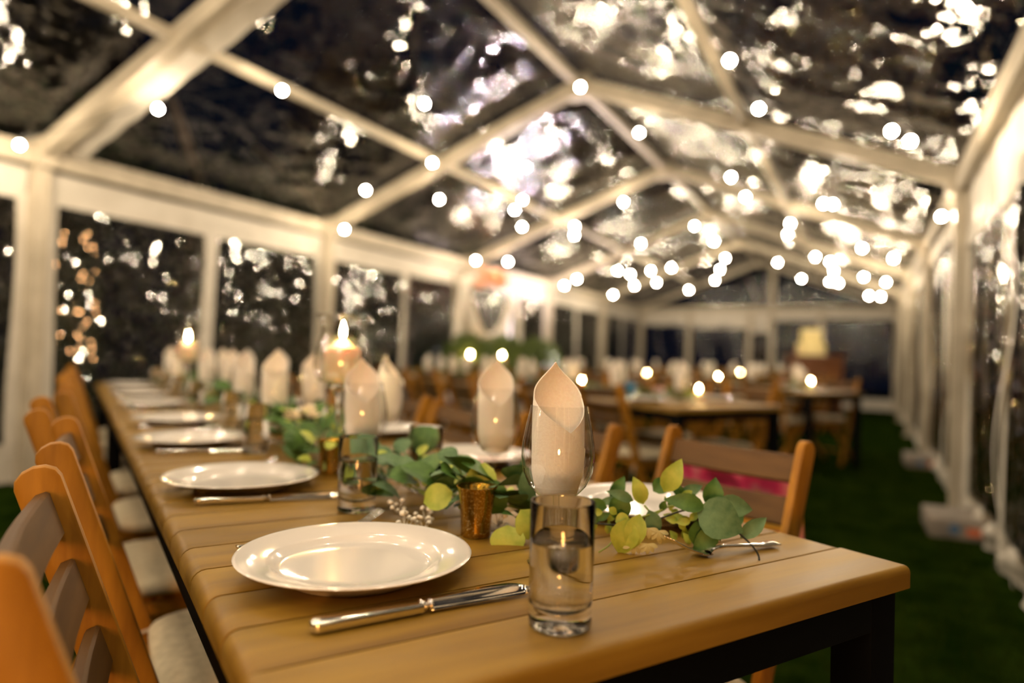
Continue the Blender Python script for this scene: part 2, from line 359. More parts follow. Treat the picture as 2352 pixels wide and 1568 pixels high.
# right wall: loosely gathered clear curtains
for i in range(len(AY)-1):
    y0, y1 = AY[i]+.06, AY[i+1]-.06
    wr = thing('wall_right', None, None, kind='structure')
    for n in range(2):
        a_ = y0+(y1-y0)*n/2; c_ = y0+(y1-y0)*(n+1)/2
        put('clear_curtain', wall_panel(XR+.04, a_, c_, .16, 2.02, .022, 13+n*3, i*2.3+n, M['curtain_film'], 90, 40, .02), wr)
        put('hem', wall_panel(XR+.05, a_, c_, .01, .17, .03, 15+n*3, i*2.3+n, M['white_fabric'], 90, 5, .01), wr)
        put('seam', wall_panel(XR+.035, c_-.07, c_-.03, .01, 2.0, .016, 2, i+n, M['white_fabric'], 5, 30, .02), wr)
    put('valance', wall_panel(XR+.03, y0, y1, 1.84 if i == 2 else 2.10, 2.26, .012, 40, i, M['white_fabric'], 90, 6), wr)
    # doubled curtain edge with a wavy overlap
    put('curtain_edge', B().grid(lambda u, v: (XR-.02+.05*math.sin(9*v+i)*(1-v*.5), y0+(.35+.62*(i == 2))*1.0+.05*u+.04*math.sin(11*v+i), .02+2.*v), 3, 60).mesh('curtain_edge', M['white_fabric'], True, fix=False), wr)
# far gable wall
wb = thing('wall_back', 'far gable wall of clear panels with white bands', None, kind='structure')
def back_panel(x0, x1, z0, z1, m_, amp=.008, ph=0.):
    return B().grid(lambda u, v: (x0+(x1-x0)*u, YF+.05+amp*math.sin(12*u+3*v+ph), z0+(z1-z0)*v), 30, 10).mesh('panel', m_, True, fix=False)
bx = [XL+.06, -4.0, -2.55, XM+.3, -.95, XR-.06]
for n in range(5):
    x0, x1 = bx[n], bx[n+1]
    put('clear_panel', back_panel(x0, x1, .25, 1.95, M['back_film'], .01, n), wb)
    put('valance', back_panel(x0, x1, (1.9, 1.83, 1.72, 2.02, 2.05)[n], 2.28, M['white_fabric'], .004, n), wb)
    put('hem', back_panel(x0, x1, .01, .26, M['white_fabric'], .012, n), wb)
def gable(u, v):
    x = XL+(XR-XL)*u; h = (HR-HE)*(1-abs(2*u-1)); return (x, YF+.03, HE+h*v)
put('gable_panel', B().grid(gable, 40, 10).mesh('gable_panel', M['back_film'], True, fix=False), wb)

# ------------------------------------------------------------------ string lights
ico = bmesh.new(); bmesh.ops.create_icosphere(ico, subdivisions=2, radius=.021); me = bpy.data.meshes.new('bulb'); ico.to_mesh(me); ico.free()
me.materials.append(M['bulb']); bulb_me = me
sock_me = B().lathe([(.0, .046), (.012, .046), (.013, .018), (.0, .018)], 8).mesh('socket', M['black_plastic'])
def roof_hit(x, y, off=.26):
    d = pix_dir(x, y)
    best = None
    for xe in (XL, XR):
        # plane z = HE + (HR-HE)*(x-xe)/(XM-xe) - off
        k = (HR-HE)/(XM-xe); num = HE-off-k*xe-ZC; den = d.z-k*d.x
        if abs(den) < 1e-6: continue
        t_ = num/den; P = Vector((0, 0, ZC))+d*t_
        if t_ > 0 and min(xe, XM)-.05 <= P.x <= max(xe, XM)+.05 and P.y < YF-.1:
            if best is None or t_ < best[0]: best = (t_, P)
    return best[1] if best else None
strings = [
 ('nearest left roof slope, eave to ridge', [(45, 333), (363, 250), (648, 208), (975, 238), (1333, 200)]),
 ('nearest right roof slope, ridge to eave', [(1468, 305), (1676, 139), (1743, 250), (2048, 301), (2091, 324)]),
 ('second roof bay on the left slope', [(791, 527), (840, 437), (993, 374), (1009, 458), (1209, 384), (1432, 464)]),
 ('second roof bay on the right slope', [(1679, 407), (1712, 452), (1891, 468), (1913, 469), (2162, 497)]),
 ('third roof bay on the left slope', [(1093, 598), (1167, 601), (1199, 521), (1182, 482), (1200, 459), (1320, 520), (1319, 540), (1472, 559), (1595, 519)]),
 ('third roof bay on the right slope', [(1640, 555), (1815, 513), (1809, 538), (1980, 570), (2052, 593)]),
 ('fourth roof bay on the left slope', [(1296, 656), (1325, 641), (1419, 622), (1448, 630), (1495, 622), (1542, 615), (1666, 593)]),
 ('fourth roof bay on the right slope', [(1786, 603), (1873, 590), (1906, 601), (1915, 622), (1984, 636), (2035, 648)]),
 ('farthest roof bay on the left slope', [(1408, 677), (1457, 656), (1508, 649), (1582, 666), (1642, 644), (1644, 665), (1654, 619)]),
 ('farthest roof bay on the right slope', [(1731, 672), (1739, 657), (1757, 638), (1821, 661), (1841, 640), (1906, 647), (1926, 650), (1996, 679), (2023, 681)]),
]
def build_string(label, pts):
    o = thing('string_light', label, 'string lights', tuple(pts[0]), 0, 'warm white bulb strings under the clear roof')
    p0 = pts[0]; cab = []
    for k in range(len(pts)-1):
        p, q = pts[k], pts[k+1]
        for n in range(7):
            u = n/6; c = p.lerp(q, u)+Vector((0, 0, .048-.02*math.sin(PI*u)*(p-q).length)); cab.append(c-p0)
    put('cable', B().tube(cab, .003, 5).mesh('cable', M['black_plastic']), o)
    for p in pts:
        bo = put('bulb', bulb_me, o, p-p0); put('socket', sock_me, bo)
for lab, px in strings:
    pts = [P for P in (roof_hit(x, y) for x, y in px) if P]
    if len(pts) > 1: build_string('string of round warm bulbs under the '+lab, pts)
# strings of the bays above and behind the camera
for n, yy in enumerate((-2.4, -1.3, -.3, .8, 1.8)):
    pts = []
    for k in range(9):
        x = XL+.3+(XR-XL-.6)*k/8; z = HE+(HR-HE)*(1-abs(x-XM)/(XR-XM))-.14-.05*(k % 2); pts.append(Vector((x, yy+.25*math.sin(k*2.1), z)))
    pts = [p for p in pts if not (abs((p-Vector((0, 0, ZC))).dot(UP)/max(.01, (p-Vector((0, 0, ZC))).dot(fw))) < .55 and (p-Vector((0, 0, ZC))).dot(fw) > 0 and abs((p-Vector((0, 0, ZC))).dot(RT)) < .85*(p-Vector((0, 0, ZC))).dot(fw))]
    build_string('string of round warm bulbs crossing the roof '+('at the open end', 'well behind the camera', 'just behind the camera', 'overhead', 'above the near table end')[n], pts)

# ------------------------------------------------------------------ tables
def plank_mesh(width, p, th=.028, r=.016):
    """plank lying across the table (local y), rounded ends"""
    x0, x1 = .0016, p-.0016; rr_ = .003
    ys = []; 
    for k in range(5): a_ = PI/2*k/4; ys.append((r*(1-math.sin(a_)), -r*(1-math.cos(a_))))
    prof = [(0., -th)]+[(y, z) for y, z in ys][::-1] if False else None
    left = [(r-r*math.cos(a_), -r+r*math.sin(a_)) for a_ in [PI/2*k/5 for k in range(6)]]
    side = [(0, -th)]+left; right = [(width-y, z) for y, z in side][::-1]
    prof = side+right
    me_ = B().prism(prof, 'x', x0, x1).mesh('plank', M['plank'])
    bm = bmesh.new(); bm.from_mesh(me_)
    es = [e for e in bm.edges if all(abs(v.co.x-x0) < 1e-5 or abs(v.co.x-x1) < 1e-5 for v in e.verts) and abs(e.verts[0].co.x-e.verts[1].co.x) < 1e-6 and min(v.co.z for v in e.verts) > -th+.001]
    bmesh.ops.bevel(bm, geom=es, offset=.0014, segments=2, profile=.5, affect='EDGES'); bm.to_mesh(me_); bm.free()
    me_.polygons.foreach_set('use_smooth', [True]*len(me_.polygons)); me_.set_sharp_from_angle(angle=.6)
    return me_
def end_plank(width, p, th=.028):
    me_ = B().box(.0016, p, 0, width, -th, 0).mesh('plank', M['plank'])
    bm = bmesh.new(); bm.from_mesh(me_)
    es = [e for e in bm.edges if max(v.co.z for v in e.verts) > -.001 and not all(v.co.x < .002+1e-3 for v in e.verts) or (all(abs(v.co.x-p) < 1e-4 for v in e.verts) and abs(e.verts[0].co.z-e.verts[1].co.z) > .01)]
    bmesh.ops.bevel(bm, geom=es, offset=.009, segments=4, profile=.5, affect='EDGES'); bm.to_mesh(me_); bm.free()
    me_.polygons.foreach_set('use_smooth', [True]*len(me_.polygons)); me_.set_sharp_from_angle(angle=.6)
    return me_
PITCH = .097
def table(s0, t0, width, length, label, h=.75):
    o = thing('dining_table', label, 'table', T(s0, t0), RZ, 'plank topped tables on black steel frames')
    n = int(round(length/PITCH)); p = length/n
    pm = plank_mesh(width, p); ep = end_plank(width, p)
    for k in range(1, n-1): put('plank', pm, o, (k*p, 0, h))
    put('plank', ep, o, (p, width, h), (0, 0, PI)); put('plank', ep, o, ((n-1)*p, 0, h))
    lw = .055; z1 = h-.029
    leg = bevel(B().box(0, lw, 0, lw, 0, z1-.001).mesh('leg', M['steel']), .002)
    for x in (.015, length-.015-lw):
        for y in (.012, width-.012-lw): put('leg', leg, o, (x, y, 0))
    a1 = bevel(B().box(.015+lw, length-.015-lw, 0, .03, z1-.05, z1-.001).mesh('apron', M['steel']), .002)
    a2 = bevel(B().box(0, .03, .012+lw, width-.012-lw, z1-.05, z1-.001).mesh('apron', M['steel']), .002)
    put('apron', a1, o, (0, .012, 0)); put('apron', a1, o, (0, width-.042, 0)); put('apron', a2, o, (.015, 0, 0)); put('apron', a2, o, (length-.045, 0, 0))
    return o
tabs = {}
table(0, 0, .80, 2.98, 'long plank table nearest the camera, near end right in front')
table(2.99, 0, .80, 1.60, 'shorter plank table butted to the far end of the nearest long table')
TB = [(2.13, -2.70, .90, 4.7, 'second'), (3.30, -5.56, .85, 4.7, 'third'), (5.4, -8.5, .85, 4.4, 'fourth'), (7.1, -11.3, .85, 3.6, 'fifth')]
for s0, t0, w_, L_, nm in TB: table(s0, t0, w_, L_, 'long plank table, the %s row from the camera' % nm)

# ------------------------------------------------------------------ chairs
def chair_proto():
    o = thing('folding_chair', 'x', 'chair')
    W = .38; th = .021
    def plank_side(p, q, wd):   # plank in the y-z plane from p to q with rounded top
        p = Vector((p[0], p[1])); q = Vector((q[0], q[1])); d = (q-p).normalized(); n_ = Vector((-d.y, d.x))*wd/2
        pts = [p+n_, p-n_]
        for k in range(7):
            a_ = -PI/2+PI*k/6; pts.append(q-d*wd/2*.8+(d*math.cos(a_)*.8+Vector((-d.y, d.x))*math.sin(a_))*wd/2)
        return [(v.x, v.y) for v in pts]
    up = plank_side((.165, 0), (-.13, .865), .046)
    um = bevel(B().prism(up, 'x', -th/2, th/2).mesh('back_upright', M['chair']), .004, 2)
    for x in (-W/2, W/2): put('back_upright', um, o, (x, 0, 0))
    lm = bevel(B().prism(plank_side((-.14, 0), (.33, .44), .040), 'x', -th/2, th/2).mesh('cross_leg', M['chair']), .003, 2)
    for x in (-W/2+.026, W/2-.026): put('cross_leg', lm, o, (x, 0, 0))
    def upy(z): return .165-.295*z/.865
    tilt = math.atan2(.295, .865)
    iw = W/2-th/2-.001
    for z0, hgt in ((.812, .054), (.735, .054), (.658, .050)):
        bm_ = B().grid(lambda u, v: (-iw+2*iw*u, -.008-.012*math.sin(PI*u), (v-.5)*hgt), 10, 1)
        bm_.grid(lambda u, v: (-iw+2*iw*u, .008-.012*math.sin(PI*u), (v-.5)*hgt), 10, 1)
        k = 22
        for i in range(10):
            a_, b_ = i*2, (i+1)*2; bm_.f.append((a_, b_, b_+k, a_+k)); bm_.f.append((a_+1, a_+1+k, b_+1+k, b_+1))
        bm_.f.append((0, k, k+1, 1)); bm_.f.append((20, 21, 21+k, 20+k))
        sm = bevel(bm_.mesh('back_slat', M['slat']), .003, 1, .9)
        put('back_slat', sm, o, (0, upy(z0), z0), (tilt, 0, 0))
    ss = bevel(B().box(-iw+.03, iw-.03, -.022, .022, -.008, .008).mesh('seat_slat', M['chair']), .003, 1)
    for k in range(7): put('seat_slat', ss, o, (0, .04+k*.054, .428))
    rail = bevel(B().box(-.010, .010, .01, .40, .392, .419).mesh('seat_rail', M['chair']), .003, 1)
    for x in (-W/2+.048, W/2-.048): put('seat_rail', rail, o, (x, 0, 0))
    cb = B().tube([(-W/2+.03, .17, .15), (W/2-.03, .17, .15)], .009, 8).mesh('stretcher', M['chair']); put('stretcher', cb, o)
    return o
def cushion_proto():
    o = thing('seat_cushion', 'x', 'cushion')
    def fn(u, v):
        # closed puffy square: u around, v from bottom centre to top centre
        a_ = 2*PI*u; w_ = .5-.5*math.cos(PI*v); ph = PI*(v-.5)
        c, s_ = math.cos(a_), math.sin(a_); e = .35
        sq = lambda q: math.copysign(abs(q)**e, q)
        rad = math.cos(ph)**.35 if v not in (0, 1) else 0
        x = .185*sq(c)*rad; y = .18*sq(s_)*rad; z = .026*math.copysign(abs(math.sin(ph))**.8, math.sin(ph))
        tuft = min(1, min(math.hypot(x-tx, y-ty_) for tx in (-.07, .07) for ty_ in (-.07, .07))/.045)
        z *= .35+.65*tuft
        z += .004*math.sin(30*x+9*y)
        return (x, y, z+.026)
    put('pad', B().grid(fn, 48, 20).mesh('pad', M['cloth'], True), o, (0, .20, .437))
    for sx in (-1, 1):
        put('tie', B().tube([(sx*.165, .03, .455), (sx*.19, .005, .44), (sx*.20, -.02, .40), (sx*.185, -.015, .34)], .0035, 5).mesh('tie', M['rope'], True), o)
    btn = B().lathe([(.0, .004), (.006, .003), (.008, 0), (0, 0)], 8).mesh('tuft_button', M['cloth'], True)
    for tx in (-.07, .07):
        for ty_ in (-.07, .07): put('tuft_button', btn, o, (tx, .20+ty_, .470))
    return o
chairs = []; CH0 = chair_proto(); CU0 = cushion_proto(); first = [True]
def place_chair(s, t, face, label, group, rz=0., sc=1., dh=0.):
    """face: +1 looks towards +t (right-hand side of a table), -1 towards -t"""
    ang_ = RZ+(0 if face > 0 else PI)+rz
    loc = T(s, t)
    if first[0]:
        c, q = CH0, CU0; first[0] = False
        for r_ in (c, q): r_.location = loc; r_.rotation_euler = (0, 0, ang_); r_.scale = (sc,)*3
        c['label'] = 'wooden folding chair '+label; c['group'] = group; q['label'] = 'cream tufted cushion, chair '+label; q['group'] = 'cushions on '+group
    else:
        c = dup(CH0, loc, ang_, 'wooden folding chair '+label, group, sc)
        q = dup(CU0, loc, ang_, 'cream tufted cushion, chair '+label, 'cushions on '+group, sc)
    return c
# left row of the near table: uprights at t~.98, right row at t~-.22
for k, (s, rz) in enumerate(((.27, -.03), (.86, -.02), (1.43, .02), (2.02, .0), (2.60, .03), (3.18, -.02), (3.75, 0), (4.25, .02))):
    place_chair(s, (.83, .81, .86, .82, .81, .83, .81, .81)[k], -1, 'left of the near table, %s from the camera' % ORD[k], 'chairs on the left of the near table', rz)
for k, (s, rz) in enumerate(((.455, .10), (1.02, .06), (1.62, 0), (2.10, .02), (2.62, 0), (3.15, .03), (3.7, 0), (4.2, 0))):
    place_chair(s, -.10, 1, 'right of the near table, %s from its near end' % ORD[k], 'chairs on the right of the near table', rz, (.94 if k == 0 else .97))
for o_ in [o for o in bpy.data.objects if str(o.get('label', '')).startswith('wooden folding chair right of the near table, first')]: o_.scale = (.80, .97, .995)
for s0, t0, w_, L_, nm in TB:
    for side, tt, fc in (('left', t0+w_+.10, -1), ('right', t0-.10, 1)):
        for k in range(int((L_-.2)/.58)):
            place_chair(s0+.40+k*.58, tt+RNG.uniform(-.04, .06)*(-fc), fc, '%s in line along the %s of the %s table row' % (ORD[k], side, nm), 'chairs on the %s of the %s table row' % (side, nm), RNG.uniform(-.08, .08))

# ------------------------------------------------------------------ tableware prototypes
def plate_mesh(n=64):
    R_ = .131
    top = [(0, .0105), (.060, .0105), (.082, .0112), (.088, .0130), (.093, .0175), (.099, .0200), (.115, .0235), (.128, .0268), (R_, .0268)]
    bot = [(R_+.0012, .0255), (R_, .0240), (.112, .0195), (.096, .0150), (.086, .0065), (.080, .0045), (.078, .0), (.074, .0), (.072, .005), (0, .005)]
    return B().lathe(top+bot, n).mesh('plate', M['china'], True, auto=1.2)
PL = plate_mesh()
def tumbler_proto(full=True):
    o = thing('water_glass', 'x', 'glass', group='g')
    H = .118; r = .0305
    prof = [(0, 0), (.026, 0), (.0295, .002), (.0300, .006), (r, .05), (r+.0006, H-.001), (r, H), (r-.0014, H), (r-.0018, H-.002), (r-.0020, .05), (r-.0016, .041), (r-.0030, .037), (r-.0022, .033), (r-.0036, .029), (.0262, .025), (.022, .0205), (.014, .0170), (.006, .0182), (0, .0186)]
    put('tumbler', B().lathe(prof, 48).mesh('tumbler', M['glass'], True, auto=1.0), o)
    if full:
        wp = [(0, .0184), (.006, .0180), (.014, .0168), (.022, .0203), (.0263, .0248), (r-.0034, .029), (r-.0020, .033), (r-.0028, .037), (r-.0014, .041), (r-.0018, .05), (r-.0016, .0800), (r-.003, .0790), (0, .0790)]
        put('water', B().lathe(wp, 48).mesh('water', M['water'], True, auto=1.0), o)
    return o
def wine_proto():
    o = thing('wine_glass', 'x', 'glass', group='g')
    prof = [(0, .0), (.034, .0), (.0345, .0012), (.020, .0035), (.006, .007), (.0038, .012), (.0034, .060), (.005, .070), (.012, .0755), (.024, .0830), (.036, .096), (.0435, .113), (.0458, .130), (.0445, .148), (.0405, .170), (.0352, .194)]
    put('bowl', B().lathe(prof[10:], 40).mesh('bowl', M['thin_glass'], True), o)
    put('stem', B().lathe(prof[:11], 40).mesh('stem', M['thin_glass'], True), o)
    return o
def napkin_mesh(seed=0):
    rg = random.Random(seed)
    turn = 1.30; bk = rg.uniform(-.15, .15)
    def fn(u, v):
        q = 2.2*u-.95                               # 0 at the tip at the back; the left flap wraps over the front
        th_ = PI/2+bk+q*PI*1.04                     # back is local +y
        top = .168-(.088*q**.88 if q > 0 else .092*min(1, -q)**.95)
        zz = v*top
        r_ = .0285+.0018*q*1.2+.0035*math.sin(PI*min(1, zz/.168))
        r_ *= (.80+.20*min(1, zz/.03))              # gathers in the bowl
        lean = -.010*(max(0, zz-.09)/.07)**2 if abs(q) < .45 else 0
        r_ += .0016*math.sin(9*q+20*zz)+.0012*math.sin(3*th_+seed)
        x = r_*math.cos(th_); y = r_*math.sin(th_)+lean
        fold = max(0, 1-abs(q)/.5)*max(0, (zz-.10)/.068)
        x *= 1-.35*fold*fold
        return (x, y, .0805+zz)
    nu, nv = 96, 30
    def outer(u, v):
        x, y, z = fn(u, v); l_ = max(1e-4, math.hypot(x, y)); return (x*(1+.0012/l_), y*(1+.0012/l_), z+.0006*v)
    g_ = B().grid(fn, nu, nv).grid(outer, nu, nv); K = (nu+1)*(nv+1)
    rim = [i*(nv+1) for i in range(nu+1)]+[nu*(nv+1)+j for j in range(1, nv+1)]+[i*(nv+1)+nv for i in range(nu-1, -1, -1)]+[j for j in range(nv-1, 0, -1)]
    for a_, b_ in zip(rim, rim[1:]+rim[:1]): g_.f.append((a_, b_, b_+K, a_+K))
    me_ = g_.mesh('napkin', M['napkin'], True, fix=False)
    me_.set_sharp_from_angle(angle=1.2)
    me_.polygons.foreach_set('use_smooth', [True]*len(me_.polygons)); return me_
NAP = [napkin_mesh(k) for k in range(3)]
def knife_proto():
    o = thing('table_knife', 'x', 'cutlery', group='g')
    def hs(u, v):                      # handle, along +x from 0 to .10
        a_ = 2*PI*v; e = .5; c = math.copysign(abs(math.cos(a_))**e, math.cos(a_)); s_ = math.copysign(abs(math.sin(a_))**e, math.sin(a_))
        w_ = .0085-.0022*u; h_ = .0055-.0012*u
        k = min(1, u/.04+.55) if u < .02 else 1
        return (.100*u, c*w_*k, .0058+s_*h_*k)
    b1 = B().grid(hs, 24, 24); b1.f.append(tuple(range(24))); put('handle', b1.mesh('handle', M['silver'], True, auto=.9), o)
    col = B()
    for (x0, r_) in ((.099, .0066), (.103, .0045), (.108, .0062)): col.lathe([(0, -.0022), (r_*.85, -.0018), (r_, 0), (r_*.85, .0018), (0, .0022)], 16, Matrix.Translation((x0, 0, .0062)) @ Matrix.Rotation(PI/2, 4, 'Y') @ Matrix.Scale(1., 4))
    put('collar', col.mesh('collar', M['silver'], True), o)
    def bs(u, v):                      # blade standing slightly on its edge
        x = .108+.105*u; w0 = -.0045-.001*u; w1 = .0055+.0075*math.sin(PI*min(1, (u+.12)*.72))**.8
        if u > .82: w1 = w0+(w1-w0)*math.sqrt(max(0, 1-((u-.82)/.18)**2))
        y = w0+(w1-w0)*v
        return (x, y*1.15, .0030+.0062*v+.0012*math.sin(PI*v))
    bb = B().grid(bs, 30, 4); me_ = bb.mesh('blade', M['silver'], True, fix=False)
    bm = bmesh.new(); bm.from_mesh(me_); bmesh.ops.solidify(bm, geom=bm.faces[:], thickness=.0011); bm.to_mesh(me_); bm.free(); me_.polygons.foreach_set('use_smooth', [True]*len(me_.polygons))
    put('blade', me_, o)
    return o
def fork_proto():
    o = thing('table_fork', 'x', 'cutlery', group='g')
    def hz(x): return .004+.010*max(0, 1-abs(x-.10)/.07) if x < .13 else .004+.024*((x-.13)/.065)**1.6
    def hs(u, v):
        x = .005+.125*u; a_ = 2*PI*v; w_ = .0085*(1-u)**1.2+.0026+.0045*max(0, (u-.85)/.15)
        return (x, w_*math.cos(a_), hz(x)*.5+.003+.0022*math.sin(a_))
    b1 = B().grid(hs, 24, 14); b1.f.append(tuple(range(14))); put('handle', b1.mesh('handle', M['silver'], True), o)
    def zt(x): return hz(.13)*.5+.001+.026*((x-.128)/.07)**1.7
    t_ = B().grid(lambda u, v: (.126+.022*u, (-.0065-.005*math.sin(PI*u/2))*(1-2*v), zt(.126+.022*u+.002)+.0015*math.cos(PI*(v-.5))), 6, 6)
    me_ = t_.mesh('fork_root', M['silver'], True, fix=False); bm = bmesh.new(); bm.from_mesh(me_); bmesh.ops.solidify(bm, geom=bm.faces[:], thickness=.0016); bm.to_mesh(me_); bm.free()
    put('fork_root', me_, o)
    for k in range(4):
        y = -.0095+.0063*k
        put('tine', B().tube([(.146+.052*q/6, y*(1-.05*q/6), zt(.148+.052*q/6)) for q in range(7)], [.0015]*5+[.0012, .0006], 6).mesh('tine', M['silver'], True), o)
    return o
proto = {}
def use(kind, make, loc, rotz, label, group, scale=None):
    if kind not in proto:
        o = make(); proto[kind] = o; o.location = loc; o.rotation_euler = (0, 0, rotz); o['label'] = label; o['group'] = group
        if scale: o.scale = (scale,)*3
        return o
    return dup(proto[kind], loc, rotz, label, group, scale)
HT = .7505
def plate(s, t, label, group, z=HT): return tag(put('dinner_plate', PL, None, T(s, t, z)), label, 'plate', group)
def place_wine(s, t, label_where, grp, rot=0., tilt=(0, 0), z=HT, sc=1.):
    loc = T(s, t, z)
    g_ = use('wine', wine_proto, loc, 0, 'stemmed wine glass holding a napkin '+label_where, 'wine glasses '+grp)
    k = RNG.randrange(3) if rot != 0 else 0
    n_ = tag(put('napkin', NAP[k], None, loc, (tilt[0], tilt[1], RZ+PI/2+rot), (1, 1, sc)), 'white napkin rolled to a point in the glass '+label_where, 'napkin', 'rolled napkins '+grp)
    return g_, n_
# near table -----------------------------------------------------
LPL = [(.292, .640), (.840, .657), (1.437, .661), (1.962, .636), (2.645, .642), (3.17, .645), (3.68, .645), (4.16, .645)]
RPL = [(.362, .118), (.93, .125), (1.50, .13), (2.05, .13), (2.62, .13), (3.17, .13), (3.68, .13), (4.16, .13)]
# facing to camera: napkin tip away from camera: rotation so local +y points away from the camera
cam_az = math.atan2(fw.y, fw.x)
def face_cam(p, extra=0.): return math.atan2(p.y, p.x)-PI/2+extra
for k, (s, t) in enumerate(LPL): plate(s, t, 'white dinner plate, %s on the left side of the near table' % ORD[k], 'plates on the left of the near table')
for k, (s, t) in enumerate(RPL): plate(s, t, 'white dinner plate, %s on the right side of the near table' % ORD[k], 'plates on the right of the near table')
LW = [(.220, .410), (.787, .452), (1.46, .456), (2.02, .425), (2.41, .402), (2.80, .43), (3.35, .48), (3.9, .46)]
RW = [(.596, .273), (1.137, .265), (1.631, .295), (2.2, .27), (2.75, .27), (3.3, .27), (3.8, .27)]
wl_ = ['standing right in front, behind the nearest tumbler', 'left of centre, beneath the tall candle lamp']
for k, (s, t) in enumerate(LW):
    lab = wl_[k] if k < 2 else '%s along the left row of the near table' % ORD[k]
    loc = T(s, t, HT); use('wine', wine_proto, loc, 0, 'stemmed wine glass with napkin '+lab, 'wine glasses of the left row')
    tag(put('napkin', NAP[k % 3], None, loc, ((0, 0, 0) if k == 0 else (RNG.uniform(-.04, .04), RNG.uniform(-.04, .04), 0))[:2]+(face_cam(loc, (.28, .25, -.3, .4, -.2, .3, 0, .2)[k]),), (1, 1, (1, .97, 1.02, .96, 1, 1, 1, 1)[k])),
        'white rolled napkin in the wine glass '+lab, 'napkin', 'napkins of the left row')
for k, (s, t) in enumerate(RW):
    lab = 'at the middle of the near table' if k == 0 else '%s along the right row of the near table' % ORD[k]
    loc = T(s, t, HT); use('wine', wine_proto, loc, 0, 'stemmed wine glass with napkin '+lab, 'wine glasses of the right row')
    tag(put('napkin', NAP[(k+1) % 3], None, loc, (0, (0, .10, -.03, .05, 0, 0, 0)[k], face_cam(loc, (.25, .9, -.3, .3, -.2, .3, 0)[k]))), 'white rolled napkin in the wine glass '+lab, 'napkin', 'napkins of the right row')
LG = [(.058, .523), (.589, .532), (1.265, .544), (1.76, .51), (2.43, .52), (2.96, .52), (3.47, .52), (3.95, .52)]
for k, (s, t) in enumerate(LG):
    use('tumbler' if k < 3 else 'tumbler', tumbler_proto, T(s, t, HT), 0, ('clear tumbler of water nearest the camera, thick based' if k == 0 else 'water tumbler, %s along the left row of the near table' % ORD[k]), 'water tumblers of the left row')
for k, (s, t) in enumerate([(.69, .365), (1.20, .36), (1.78, .36), (2.35, .36)]):
    use('tumbler', tumbler_proto, T(s, t, HT), 0, 'water tumbler, %s along the right row of the near table' % ORD[k], 'water tumblers of the right row')
# knives: near four measured from the photograph
def lay(kind, make, p, q, label, group, sc=1., z=HT):
    p = T(*p, z); q = T(*q, z); d = q-p
    o = use(kind, make, p, math.atan2(d.y, d.x), label, group); o.scale = (sc,)*3; return o
lay('knife', knife_proto, (.150, .733), (.143, .505), 'silver table knife in front of the nearest plate', 'silver table knives', 1.08)
lay('knife', knife_proto, (.731, .751), (.687, .534), 'silver table knife in front of the second left plate', 'silver table knives', 1.05)
for k, s in enumerate((1.31, 1.85, 2.50, 3.03, 3.55)):
    lay('knife', knife_proto, (s, .755), (s-.03, .54), 'silver table knife by the %s plate on the left row' % ORD[k+2], 'silver table knives', 1.05)
lay('fork', fork_proto, (.435, .745), (.455, .53), 'silver fork tucked behind the nearest plate', 'silver forks', 1.02)
lay('fork', fork_proto, (.985, .755), (1.00, .54), 'silver fork behind the second left plate', 'silver forks', 1.02)
lay('fork', fork_proto, (.140, .084), (.162, .290), 'silver fork with raised tines beside the leafy end of the garland', 'silver forks', .98)

# votives and hurricanes ----------------------------------------------
flame_me = B().lathe([(0, 0), (.0035, .003), (.0055, .010), (.0045, .020), (.002, .029), (0, .036)], 10).mesh('flame', M['flame'], True)
wick_me = B().lathe([(0, 0), (.0008, 0), (.0008, .010), (0, .010)], 6).mesh('wick', M['black_plastic'])
def candle_proto():
    o = thing('pillar_candle', 'x', 'candle', group='g')
    put('wax_body', B().lathe([(0, 0), (.036, 0), (.037, .003), (.037, .070), (.034, .074), (.022, .076), (.010, .088), (.004, .092), (0, .091)], 36).mesh('wax', M['wax'], True, auto=.9), o)
    put('wick', wick_me, o, (0, 0, .089)); put('flame', flame_me, o, (0, 0, .094)); return o
def votive_proto():
    o = thing('votive_holder', 'x', 'candle holder', group='g')
    pr_ = [(0, 0), (.020, 0), (.0215, .003), (.0210, .008), (.0225, .035), (.0262, .064), (.0285, .069), (.0270, .0695), (.0245, .066), (.0208, .035), (.0195, .012), (0, .011)]
    put('cup', B().lathe(pr_, 40).mesh('cup', M['gold'], True, auto=1.0), o)
    rim = B()
    for k in range(28):
        a_ = 2*PI*k/28; rim.lathe([(0, -.0012), (.0012, 0), (0, .0012)], 6, Matrix.Translation((.0283*math.cos(a_), .0283*math.sin(a_), .0695)))
    put('beaded_rim', rim.mesh('rim', M['gold'], True), o)
    put('wax', B().lathe([(0, .0115), (.0188, .0125), (.0196, .026), (0, .026)], 24).mesh('wax', M['wax'], True, auto=.9), o)
    put('flame', flame_me, o, (0, 0, .027), scale=(.55, .55, .5)); return o
use('votive', votive_proto, T(.373, .436, HT), 0, 'gold speckled mercury glass votive beside the nearest plate', 'gold votive holders')
use('votive', votive_proto, T(.925, .468, HT), 0, 'gold mercury glass votive behind the second tumbler', 'gold votive holders')
use('votive', votive_proto, T(1.55, .40, HT), 0, 'gold votive in the greenery past the tall candle lamp', 'gold votive holders')
